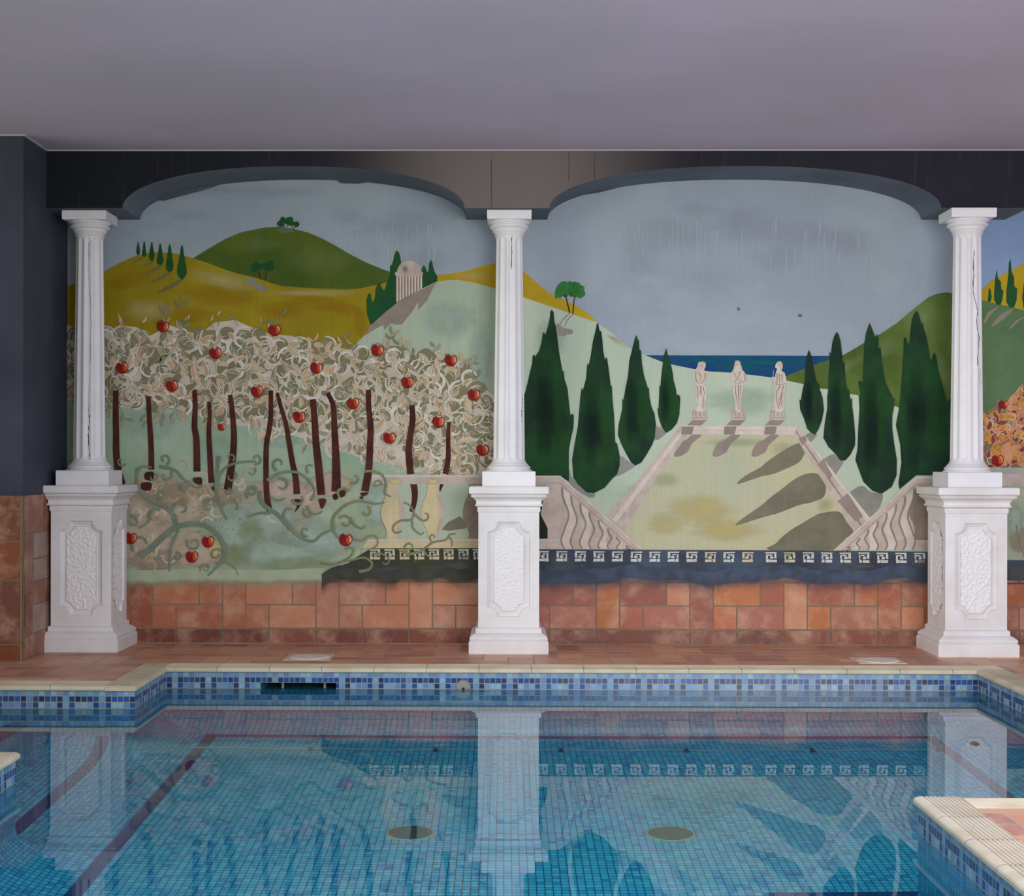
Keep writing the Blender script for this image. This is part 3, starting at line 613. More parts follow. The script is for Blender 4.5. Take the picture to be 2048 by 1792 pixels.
# statues
def statue(body, plinth, lines, hair, extra=()):
    a = Art()
    a.poly(Q8(plinth), M_stone); (x0, y0), (x1, y1) = plinth[0], plinth[2]
    a.stroke(Q8([(x0+8,y0+8),(x1-8,y0+8),(x1-8,y1-22),(x0+8,y1-22),(x0+8,y0+8)]), 1.0, 1.0, M_brown, 1, None, 2e-5, False)
    for k in range(3): a.stroke(Q8([(x0+28+k*42,y0+26),(x0+44+k*42,y0+28),(x0+34+k*42,y0+52),(x0+52+k*42,y0+60)]), 1.6, 1.2, M_shade3, 3, None, 2e-5)
    a.poly(Q8(body), M_stonel, 3)
    for e in extra: a.stroke(Q8(e), 1.0, 1.0, M_stone, 2, None, 2e-5)
    if hair: a.poly(Q8(hair), M_stone, 3)
    for l in lines: a.stroke(Q8(l), 1.6, .6, M_brown, 4, None, 2e-5)
    for l in lines[::2]: a.stroke(Q8([(x+9, y+2) for x, y in l]), 2.6, 1, M_stone, 4, None, 2e-5)
    return a
P = lambda x0, x1: [(x0,1130),(x1,1130),(x1,1230),(x0,1230)]
statue([(505,635),(545,632),(570,650),(566,690),(553,715),(575,740),(585,770),(575,820),(545,850),(568,880),(578,960),(572,1010),(560,1060),(560,1132),(470,1134),(500,1060),(478,1055),(468,990),(460,900),(475,855),(445,810),(445,770),(460,720),(480,690),(490,650)], P(431,583),
  [[(470,735),(462,790),(490,850),(540,850)],[(495,740),(520,790),(500,830)],[(560,745),(560,800),(520,850)],[(480,880),(490,960),(482,1050)],[(515,880),(520,960),(545,1000),(520,1120)],[(545,890),(560,980)],[(540,1010),(550,1120)],[(530,670),(548,690)]], [(500,640),(540,632),(570,650),(560,668),(535,660),(520,700),(500,715),(485,700),(488,660)]).build('painted_statue', mural_b, 'painted statue facing right with curly hair')
statue([(890,620),(918,628),(935,680),(948,722),(970,745),(990,820),(985,850),(955,865),(945,935),(935,1000),(930,1132),(875,1132),(870,1050),(850,950),(843,870),(825,830),(825,760),(850,715),(862,670),(870,630)], P(830,979),
  [[(850,730),(880,790),(930,830)],[(925,730),(900,790),(860,850)],[(845,830),(890,860),(950,830)],[(870,870),(880,980),(905,1120)],[(900,870),(905,980),(915,1120)],[(930,870),(925,980)],[(960,760),(975,820),(950,850)],[(880,665),(905,665)]], [(888,620),(918,628),(935,680),(945,722),(925,715),(915,660),(890,640),(875,680),(872,725),(850,725),(862,670),(870,630)]).build('painted_statue', mural_b, 'painted statue facing front with long hair')
statue([(1320,628),(1350,640),(1358,690),(1345,725),(1375,745),(1392,800),(1395,840),(1380,880),(1385,930),(1370,970),(1365,1050),(1365,1134),(1280,1134),(1270,1060),(1275,960),(1295,870),(1275,840),(1250,805),(1255,780),(1275,790),(1290,730),(1300,705),(1280,690),(1290,650)], P(1228,1383),
  [[(1300,750),(1295,860)],[(1325,760),(1325,860)],[(1350,760),(1350,855)],[(1290,860),(1350,870),(1385,850)],[(1330,880),(1290,960),(1310,1110)],[(1365,880),(1340,980),(1300,1060)],[(1350,950),(1335,1030),(1310,1120)],[(1345,1000),(1350,1120)]], [(1320,628),(1350,640),(1358,690),(1345,715),(1325,690),(1305,660),(1290,652)], [[(1266,720),(1258,790),(1240,1130)]]).build('painted_statue', mural_b, 'painted statue facing left holding a staff')
# cypresses
CY = [Q7([(565,78),(580,95),(585,160),(600,230),(610,300),(620,390),(635,480),(650,560),(660,560),(665,620),(690,700),(700,800),(712,905),(735,895),(740,930),(735,1010),(715,1100),(700,1180),(700,1430),(630,1385),(335,1385),(335,745),(352,740),(375,650),(390,580),(410,500),(415,440),(425,430),(435,445),(465,400),(485,330),(495,260),(505,255),(515,275),(535,210),(550,140),(555,90)]),
 Q7([(930,178),(940,240),(955,250),(965,330),(970,400),(985,480),(990,450),(1000,460),(1010,520),(1020,600),(1028,670),(1038,680),(1045,800),(1055,900),(1060,1000),(1065,1120),(1080,1130),(1100,1230),(1100,1300),(1080,1370),(1040,1410),(980,1480),(900,1520),(840,1515),(770,1450),(735,1400),(725,1260),(745,1130),(770,1000),(780,880),(790,760),(800,690),(810,710),(835,620),(845,495),(855,515),(870,450),(890,320),(910,240),(918,195)]),
 Q7([(1230,275),(1240,310),(1250,320),(1255,390),(1268,400),(1275,500),(1290,590),(1320,690),(1330,695),(1335,770),(1350,840),(1375,900),(1385,980),(1375,1090),(1350,1150),(1310,1220),(1270,1280),(1225,1303),(1190,1280),(1150,1210),(1110,1130),(1085,1060),(1090,990),(1110,900),(1120,850),(1120,775),(1128,790),(1145,700),(1165,600),(1175,480),(1200,380),(1220,300)]),
 Q7([(1465,378),(1480,440),(1500,500),(1515,560),(1525,640),(1540,690),(1550,750),(1565,745),(1577,770),(1570,900),(1550,970),(1510,1020),(1465,1048),(1430,1000),(1405,920),(1395,850),(1405,860),(1410,760),(1412,675),(1420,680),(1430,570),(1445,450)]),
 Q9([(378,385),(395,430),(410,500),(420,560),(440,640),(458,655),(462,690),(485,760),(495,850),(480,930),(455,1000),(425,1045),(395,1030),(365,1000),(340,920),(310,850),(305,770),(315,780),(330,690),(345,630),(350,540),(362,440)]),
 Q9([(592,248),(610,270),(625,330),(635,420),(640,480),(655,490),(658,580),(672,680),(690,700),(700,770),(712,760),(715,830),(730,950),(738,1070),(735,1130),(700,1200),(660,1245),(620,1245),(590,1200),(530,1140),(490,1070),(500,960),(520,840),(520,750),(530,680),(528,600),(540,500),(537,400),(548,420),(560,330),(575,280)]),
 Q9([(847,178),(865,215),(885,270),(895,290),(905,262),(915,290),(918,370),(935,370),(940,450),(955,560),(980,660),(1010,720),(1020,735),(1030,770),(1042,760),(1040,820),(1025,900),(1025,1000),(1040,1120),(1060,1240),(1058,1360),(1020,1450),(940,1503),(870,1480),(800,1410),(770,1330),(738,1240),(755,1150),(760,1000),(770,850),(765,735),(780,740),(762,640),(770,625),(795,635),(800,500),(805,360),(820,260)]),
 Q9([(1207,83),(1225,100),(1250,180),(1262,180),(1270,230),(1290,290),(1310,400),(1320,475),(1350,405),(1365,440),(1385,560),(1410,650),(1430,740),(1445,800),(1480,758),(1490,830),(1520,920),(1525,1050),(1538,1150),(1535,1250),(1500,1360),(1210,1360),(1080,1468),(1072,1420),(1095,1260),(1085,1120),(1052,970),(1075,850),(1090,720),(1100,580),(1110,450),(1115,290),(1125,290),(1155,360),(1165,250),(1175,150)])]
for pts in CY:
    a = Art(); a.poly(pts, M_cyp)
    xs = [p[0] for p in pts]; ys = [p[1] for p in pts]; cx = sum(xs)/len(xs); w = max(xs)-min(xs); y0, y1 = min(ys), max(ys)
    a.blob(cx-w*.12, y0+(y1-y0)*.60, w*.27, (y1-y0)*.34, F_dk, mid=.75); a.blob(cx+w*.14, y0+(y1-y0)*.62, w*.15, (y1-y0)*.25, F_gr, mid=.8); a.blob(cx-w*.02, y0+(y1-y0)*.40, w*.10, (y1-y0)*.16, F_gr, mid=.5)
    a.build('painted_cypress', mural_b)
# stair balustrades
def stair(o, mir, sx0):
    """Painted balustrade that runs level and then drops along a stair; drawn in the left one's frame and mirrored for the right."""
    X = (lambda x: x) if not mir else (lambda x: sx0-x)
    T = lambda p: o([(X(x), y+(8 if mir else 0)) for x, y in p])
    a = Art(); a.poly(T([(540,75),(800,75),(1370,582),(540,582)]), M_stone)
    a.poly(T([(620,90),(660,150),(645,250),(660,330),(690,420),(690,500),(540,505),(540,90)]), M_black)
    bal = [(700,80),(780,80),(835,240),(850,300),(815,370),(800,430),(800,505),(700,505),(695,430),(645,330),(640,280),(690,150)]
    a.poly(T(bal), M_stone if not mir else M_stoned, 2)
    a.poly(T([(600,505),(800,505),(885,582),(600,582)]), M_stone); a.stroke(T([(600,512),(800,512),(880,582)]), 1.6, 1.6, M_stonel, 1, None, 3e-5, False)
    for i in range(8):
        x0 = 800+i*72; yt = 90+i*66; 
        if yt > 560: break
        h = 582-yt; k = 1-i*.09
        b = [(x0,yt),(x0+8*k,yt+.18*h),(x0+52*k,yt+.45*h),(x0+20*k,yt+.68*h),(x0-6*k,yt+.86*h),(x0+18*k,582)]
        c = [(x0+70,yt+60),(x0+76,yt+60+.15*h),(x0+112*k,yt+.55*h),(x0+90*k,yt+.72*h),(x0+70,yt+.88*h),(x0+80,582)]
        a.poly(catmull(T(b), 5)+catmull(T(c), 5)[::-1], (M_stonel, M_stone)[i % 2])
        a.stroke(T(b), 2.6, 1.6, M_stoned, 5); a.stroke(T([(x+7,y) for x, y in b]), 2.6, 1.2, M_shade3, 5)
    a.build('painted_baluster_row', mural_b)
    a = Art(); a.poly(T([(540,5),(790,5),(1440,582),(1352,582),(780,75),(540,75)]), M_stone)
    a.stroke(T([(540,12),(788,12),(1428,582)]), 2.6, 2.6, M_stonel, 1, None, 3e-5, False); a.stroke(T([(540,62),(782,62),(1362,582)]), 1.2, 1.2, M_shade3, 1, None, 3e-5, False)
    a.build('painted_rail', mural_b)
stair(Z4, False, 0); stair(Z5, True, 1985)
a = Art(); a.poly([(1060,1098.5),(1500,1100),(1964,1104),(1964,1148),(1060,1148)], M_navy)
for i in range(24):
    x = 1075+i*37.1; y = 1101.5+(x-1083)*.0046; 
    if x < 1900: key_unit(a, x, y, 33, 21, M_keyy if 8 < i < 14 and i % 2 else M_key, 0 if i < 12 else 1)
for x, y, rx, ry, m in ((1130,1140,50,16,F_gk),(1200,1145,60,16,F_gk),(1550,1135,50,10,F_gk),(1850,1135,30,26,F_gk),(1300,1140,120,14,F_wht),(1160,1135,60,14,F_wht),(1800,1135,60,20,F_wht),(1720,1132,40,8,F_gk)): a.blob(x, y, rx, ry, m)
for x, y, rx, ry in ((1390,1048,12,6),(1400,1080,30,8),(1243,1055,8,10),(1580,1080,50,10),(1600,985,20,16)): a.blob(x, y, rx, ry, F_wht, mid=1.1)
a.build('painted_key_band', mural_b, 'blue painted band with white key pattern')
a = Art(); a.fade([(x, 1146+5*math.sin(x/43.)+3*math.sin(x/17.)) for x in range(1055, 1970, 16)], F_faden, ((-10,1.4),(8,1.2),(20,.5),(44,0))); a.build('painted_ground_edge', mural_b)
a = Art(); a.poly(Q3([(640,556),(780,535),(900,505),(985,480),(960,440),(700,470)]), M_beam_edge); a.build('painted_arch_edge', mural_b)

# ================================================================== strip at the right
LAY[0] = 0.0017
one('painted_hill', mural_c, [(PSX,580),(1979,563),(2048,527),(2130,490),(2300,470),(2500,500),(2700,560),(2700,720),(PSX,720)], M_yel2, 0, 'yellow painted hill')
a = Art(); a.poly([(PSX,600),(1980,605),(2020,613),(2048,621),(2700,690),(2700,1000),(PSX,1000)], paint('green_hill_paint', S(94,124,84), S(78,108,66), 2.2, .12))
a.build('painted_hill', mural_c, 'mid green painted hill')
for pts in ([(1998,613),(1985,625),(1975,640),(1966,650),(1975,625)],[(2028,617),(2005,640),(1982,654),(2000,630)],[(2060,628),(2040,640),(2018,660),(2030,642)]): one('painted_shadow', mural_c, pts, M_shade3, 2)
for pts in (Q4([(1775,1260),(1790,1280),(1797,1340),(1785,1375),(1765,1370)]), Q4([(1836,1120),(1845,1190),(1868,1215),(1872,1270),(1888,1290),(1880,1360),(1865,1395),(1835,1395),(1813,1350),(1815,1300),(1822,1200)]), Q4([(1943,1040),(1952,1140),(1970,1180),(1972,1250),(1995,1270),(1990,1360),(1970,1415),(1935,1418),(1908,1370),(1910,1290),(1925,1160),(1930,1070)]), Q4([(2060,1150),(2090,1300),(2080,1420),(2045,1430),(2032,1340),(2045,1230)])):
    one('painted_cypress', mural_c, pts, M_cyp2)
a = Art(); a.poly([(PSX,830),(1985,815),(2010,800),(2048,770),(2100,740),(2300,735),(2420,800),(2450,945),(PSX,945)], paint('autumn_ground_paint', S(140,120,88), S(126,92,66), 10))
rg = random.Random(3)
mo = [paint('autumn_gold_paint', S(196,140,34), S(176,116,30), 20, 0, .1), paint('autumn_orange_paint', S(190,106,50), S(206,134,76), 20, 0, .1), paint('autumn_rust_paint', S(136,66,44), S(120,52,40), 20, 0, .1), paint('autumn_peach_paint', S(208,146,104), S(196,128,88), 20, 0, .1)]
a.cycle(200)
for i in range(940):
    x = rg.uniform(PSX, 2420); y = rg.uniform(790, 938)
    if y < 830-(x-PSX)*.72+10: continue
    q = rg.uniform(-2.2, .3); L = rg.uniform(20,32)
    a.leaf(x-.8*math.cos(q), y-.8*math.sin(q), L+1.8, 12.4, q, M_cream, .05, 2e-5); a.leaf(x, y, L, 11, q, rg.choice(mo), .05, 2e-5)
a.flat(); a.cycle()
for i in range(50):
    x = rg.uniform(PSX, 2420); y = rg.uniform(830, 940); a.spiral(x, y, 8, rg.uniform(0,6), .8, 1.6, .8, M_white, 2e-5)
a.flat(); a.build('painted_foliage', mural_c, 'orange autumn leaves')
for x, y, r in ((2007,809,9),(1995,921,12)): apple(x, y, mural_c, r)
a = Art(); a.poly([(PSX,935),(2700,935),(2700,950),(PSX,950)], paint('grey_ground_paint', S(176,178,164), S(160,166,156), 5)); a.poly([(PSX,948),(2700,948),(2700,972),(PSX,972)], M_stone); a.poly([(PSX,972),(2700,972),(2700,1186),(PSX,1186)], M_low)
for x, y, rx, ry, m in ((2040,1080,30,40,F_beid),(2040,1150,30,30,F_gk),(2030,1040,20,40,F_tur),(2045,1120,26,30,F_pit)): a.blob(x, y, rx, ry, m)
a.spiral(2046, 1075, 11, 2, .8, 3, 1.5, M_vine); a.stroke([(2032,1050),(2036,1080),(2050,1120)], 3, 2, M_vine)
a.poly([(PSX,1120),(2700,1120),(2700,1172),(PSX,1172)], M_navy); a.blob(2036,1145,40,28,F_gk)
a.build('painted_ground', mural_c)

# ================================================================== ARCHITECTURE
WX0, WX1 = -3.6, 4.2      # extent of the built room
CEIL = 2.547; BF = 7.55   # ceiling height, front of the arched beam
def tile_mat(name='terracotta', wash=0.35):
    t = NT(name); a = t.n('ShaderNodeAttribute', attribute_name='tint').outputs['Color']
    n1 = t.noise(7, 5, .65); n2 = t.noise(55, 4, .7)
    c = t.mix(t.math('MULTIPLY', t.smooth(n1, .42, .72), wash), a, S(204,166,136))
    c = t.mix(t.math('MULTIPLY', t.smooth(n2, .55, .75), .35), c, S(124,72,40))
    return t.done(t.bsdf(c, .45, .45, n2, .0015, .5))
M_tile = tile_mat('terracotta_wall_tile', .55); M_dtile = tile_mat('terracotta_deck_tile', .55)
t = NT('tile_grout'); M_grout = t.done(t.bsdf(t.mix(t.noise(20, 4), S(150,132,106), S(126,110,90)), .9, .1))
t = NT('deck_grout'); M_dgrout = t.done(t.bsdf(t.mix(t.noise(20, 4), S(190,172,146), S(160,140,118)), .9, .1))
MOD = 0.1242
PAT = ((0,0,1,2),(1,1,3,2),(3,1,4,2),(1,0,2,1),(2,0,4,1))
def pattern(u0, u1, v0, v1, off=(0, 0), shift=1):
    """The deck and wainscot tile pattern: one upright tile, then a long and a square tile over a square and a long one."""
    out = []
    for b in range(math.floor((v0-off[1])/MOD/2)-1, math.ceil((v1-off[1])/MOD/2)+1):
        for k in range(math.floor((u0-off[0])/MOD/4)-2, math.ceil((u1-off[0])/MOD/4)+2):
            for (a, c, d, e) in PAT:
                x0 = off[0]+(k*4+a+(b*shift) % 4)*MOD; x1 = off[0]+(k*4+d+(b*shift) % 4)*MOD
                y0 = off[1]+(b*2+c)*MOD; y1 = off[1]+(b*2+e)*MOD
                x0, x1, y0, y1 = max(x0+.004, u0), min(x1-.004, u1), max(y0+.004, v0), min(y1-.004, v1)
                if x1-x0 > .006 and y1-y0 > .006: out.append((x0, x1, y0, y1))
    return out
TC = [S(178,98,56), S(186,108,52), S(160,86,60), S(172,108,82), S(150,80,60), S(190,122,84), S(166,98,78)]
DC = [S(200,142,110), S(208,150,114), S(182,126,104), S(190,138,118), S(172,120,102), S(216,162,130), S(196,132,100)]
rt = random.Random(8)
def tint(x=None, pal=TC):
    c = rt.choice(pal); k = rt.uniform(.86, 1.1); c = [min(1, v*k) for v in c[:3]]
    return (*c, 1)
# ---- back wall: plaster behind the mural, tiled wainscot and skirting
M_plaster = paint('plaster_edge', S(190,182,168), S(170,160,146), 5)
b = MB(); b.box(WX0, WX1, WALL, WALL+.12, -.05, CEIL+.03, M_plaster); props(b.build('wall_back'), kind='structure')
ZT = wall_xz(800, 1162)[1]; XO = wall_xz(631.6, 1200)[0]; ZS = 0.0805
b = MB(); b.box(-2.33, WX1, WALL-.0015, WALL, 0, ZT+.012, M_grout)
for (x0, x1, z0, z1) in pattern(-2.33, WX1, ZS, ZT+.012, (XO, ZS), 0):
    x = (x0+x1)/2; c = tint()
    if -1.3 < x < -.1: c = tuple(v*.55+w*.45 for v, w in zip(c, S(196,140,112)))
    elif x < -1.3: c = tuple(v*.7+w*.3 for v, w in zip(c, S(166,84,34)))
    b.box(x0, x1, WALL-.004, WALL-.001, z0, z1, M_tile, c, 'bk')
props(b.build('wall_tiles'), kind='structure')
b = MB(); b.box(-2.33, WX1, WALL-.003, WALL, 0, ZS-.004, M_grout); n = -12
while XO+n*2*MOD < WX1:
    x0 = XO+n*2*MOD+.004; x1 = x0+2*MOD-.008; n += 1
    if x1 < -2.33: continue
    c = tint(pal=[S(118,60,44), S(128,66,46), S(112,58,48), S(132,72,54)]); b.box(max(x0,-2.33), min(x1,WX1), WALL-.008, WALL-.002, .004, ZS-.006, M_tile, c, 'bk')
props(b.build('baseboard_back'), kind='structure')
# ---- left pier with its own tiles
M_slate = paint('slate_wall_paint', S(72,76,88), S(60,64,77), 2.2, .16, .08)
PX, PY = -2.33, 7.19
b = MB(); b.box(WX0, PX, PY, WALL, 0, CEIL, M_slate); props(b.build('wall_left'), kind='structure')
b = MB(); zt = .80
b.box(WX0, PX+.002, PY-.004, PY, 0, zt, M_grout); b.box(PX, PX+.003, PY-.004, WALL-.005, 0, zt, M_grout)
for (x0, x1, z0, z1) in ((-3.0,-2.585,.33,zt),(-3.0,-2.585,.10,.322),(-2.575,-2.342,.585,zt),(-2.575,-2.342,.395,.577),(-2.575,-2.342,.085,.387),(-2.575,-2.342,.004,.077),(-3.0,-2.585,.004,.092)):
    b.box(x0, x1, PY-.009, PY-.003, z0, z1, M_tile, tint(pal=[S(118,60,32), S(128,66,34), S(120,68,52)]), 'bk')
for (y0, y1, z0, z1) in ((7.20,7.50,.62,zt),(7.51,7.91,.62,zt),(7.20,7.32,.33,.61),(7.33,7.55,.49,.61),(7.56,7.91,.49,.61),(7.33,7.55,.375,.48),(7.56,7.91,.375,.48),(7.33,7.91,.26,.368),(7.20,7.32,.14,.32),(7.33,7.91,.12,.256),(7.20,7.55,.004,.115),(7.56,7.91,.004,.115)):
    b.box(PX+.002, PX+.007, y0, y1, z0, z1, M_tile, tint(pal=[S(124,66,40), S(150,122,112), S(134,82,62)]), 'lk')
props(b.build('wall_left_tiles'), kind='structure')
# ---- ceiling and its white edge
t = NT('ceiling_paint'); nz = t.noise(1.2, 4); M_ceil = t.done(t.bsdf(t.mix(t.smooth(nz,.3,.7), S(196,186,204), S(188,180,194)), .85, .2))
b = MB(); b.box(WX0-2, WX1+2, -3, WALL+.12, CEIL, CEIL+.15, M_ceil); props(b.build('ceiling'), kind='structure')
t = NT('caulk_white'); M_caulk = t.done(t.bsdf(S(190,182,186), .7, .2))
b = MB(); b.box(PX, WX1, BF-.012, BF, CEIL-.005, CEIL, M_caulk); b.box(PX, PX+.01, PY, BF-.012, CEIL-.006, CEIL, M_caulk); b.box(WX0, PX+.01, PY-.01, PY, CEIL-.006, CEIL, M_caulk); props(b.build('trim_1'), kind='structure')
# ---- arched beam
BB = 2.2535; AH = .2125
def arch(xa, xb, n=44):
    c, a = (xa+xb)/2, (xb-xa)/2
    pts = []
    for i in range(n+1):
        th = PI-PI*i/n; cx, sx = math.cos(th), math.sin(th)
        ex = abs(cx)**.92*(1 if cx > 0 else -1)
        pts.append((c+a*ex, BB+AH*abs(sx)**.98))
    return pts
X = lambda px: wall_xz(px, 416, BF)[0]
a1 = arch(X(245), X(929.5)); a2 = arch(X(1099), X(1882.5))
xe = X(2058); a3 = [(xe,BB),(xe+.02,BB+.03),(xe+.10,BB+.085),(xe+.3,BB+.15),(xe+.6,BB+.2),(xe+1,BB+.2125),(WX1,BB+.2)]
prof = [(PX, BB)]+a1+a2+a3
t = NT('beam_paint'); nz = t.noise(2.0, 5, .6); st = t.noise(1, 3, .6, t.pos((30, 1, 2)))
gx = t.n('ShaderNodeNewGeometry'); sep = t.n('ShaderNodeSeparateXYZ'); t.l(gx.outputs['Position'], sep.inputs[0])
c = t.mix(t.smooth(nz, .35, .65), S(38,38,48), S(34,34,43)); c = t.mix(t.math('SUBTRACT', 1.0, t.smooth(sep.outputs[0], -1.7, -.9)), c, S(27,30,37)); c = t.mix(t.math('MULTIPLY', t.smooth(st, .58, .72), .3), c, S(70,66,62))  # left end: darker paint, deepened further to stand in for vignette
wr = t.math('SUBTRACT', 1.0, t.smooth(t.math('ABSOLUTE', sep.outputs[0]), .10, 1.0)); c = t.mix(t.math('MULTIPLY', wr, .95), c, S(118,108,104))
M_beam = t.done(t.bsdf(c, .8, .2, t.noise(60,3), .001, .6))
t = NT('arch_soffit_paint'); M_soffit = t.done(t.bsdf(t.mix(t.smooth(t.noise(2.5,5),.35,.65), S(106,116,128), S(94,102,114)), .8, .2, t.noise(60,3), .001, .6))
b = MB(); fr = []; bk = []; tp = []; tk = []
for x, z in prof:
    fr.append(b.V((x, BF, z))); bk.append(b.V((x, WALL-.0002, z))); tp.append(b.V((x, BF, CEIL)))
for i in range(len(prof)-1):
    if abs(prof[i][0]-prof[i+1][0]) > 1e-5: b.face((fr[i], fr[i+1], tp[i+1], tp[i]), M_beam)
    b.face((bk[i], bk[i+1], fr[i+1], fr[i]), M_soffit)
props(b.build('trim_2'), kind='structure')
# rust runs on the beam
M_rust = paint('rust_run', S(44,36,30), S(62,46,32), 30)
b = MB()
for px, y0, y1, w in ((1404,300,334,2.2),(1435,305,334,1.2),(316,306,360,1.6),(343,306,352,1.4),(983,318,417,1.0),(1138,304,362,.9),(1189,306,358,.9),(1559,300,332,1.2),(1606,304,335,1.2)):
    q = [(px+R0.uniform(-.8,.8), y0+(y1-y0)*i/5) for i in range(6)]; pr = None
    for x, y in q:
        a_ = wall_xz(x-w/2, y, BF); c_ = wall_xz(x+w/2, y, BF); cu = (b.V((a_[0], BF-.0006, a_[1])), b.V((c_[0], BF-.0006, c_[1])))
        if pr: b.face((pr[0], cu[0], cu[1], pr[1]), M_rust)
        pr = cu
props(b.build('trim_3'), kind='structure')

# ================================================================== PEDESTALS AND COLUMNS
def white_mat(name, c1, c2, dirt=.25, bump=(70,.0025,.5)):
    t = NT(name); g = t.n('ShaderNodeNewGeometry'); nz = t.noise(5, 5, .6); n2 = t.noise(bump[0], 4, .6)
    c = t.mix(t.smooth(nz, .35, .7), c1, c2); c = t.mix(t.math('MULTIPLY', t.smooth(t.noise(11, 5, .7), .6, .78), dirt), c, S(196,176,150))
    return t.done(t.bsdf(c, .5, .35, n2, bump[1], bump[2]))
M_wp = white_mat('white_masonry_paint', S(228,226,224), S(216,212,208))
M_wc = white_mat('white_column_paint', S(232,230,230), S(224,222,222), .08, (60,.001,.4))
t = NT('rough_white_stucco'); v1 = t.noise(95, 3, .5, None, 1.2); M_rough = t.done(t.bsdf(S(232,230,228), .55, .35, v1, .001, .5))
M_crack = paint('crack_dark', S(48,42,40), S(66,56,50), 30)
def ring_box(b, cx, cy, prof, m):
    """Square mouldings: profile of (half width, z), from the bottom up."""
    pr = None
    for h, z in prof:
        cur = [b.V((cx+sx*h, cy+sy*h, z)) for sx, sy in ((-1,-1),(1,-1),(1,1),(-1,1))]
        if pr:
            for i in range(4): b.face((pr[i], pr[(i+1) % 4], cur[(i+1) % 4], cur[i]), m)
        else: b.face(cur[::-1], m)
        pr = cur
    b.face(pr, m)
def curve(h0, z0, h1, z1, bulge, n=6):
    out = []
    for i in range(n+1):
        t_ = i/n; h = h0+(h1-h0)*t_; z = z0+(z1-z0)*t_; out.append((h+bulge*math.sin(PI*t_), z))
    return out
PH = .154; PZ0, PZ1 = .128, .716; NW, NZ0, NZ1, NR = .107, .184, .664, .050
def notch(i):
    hw, za, zb, r = NW-i, NZ0+i, NZ1-i, NR+i; pts = []
    k = math.sqrt(max(r*r-i*i, 1e-9)); a0 = math.atan2(-i, -k); a1 = math.atan2(-k, -i)
    a0 += 2*PI if a0 < 0 else 0; a1 += 2*PI if a1 < 0 else 0
    arc = [(r*math.cos(a0+(a1-a0)*j/8), r*math.sin(a0+(a1-a0)*j/8)) for j in range(9)]   # top right corner, from the top edge to the right edge
    TR = [(NW+x, NZ1+z) for x, z in arc]; BRc = [(NW+x, NZ0-z) for x, z in arc[::-1]]
    BL = [(-NW-x, NZ0-z) for x, z in arc]; TL = [(-NW-x, NZ1+z) for x, z in arc[::-1]]
    return TR+BRc+BL+TL
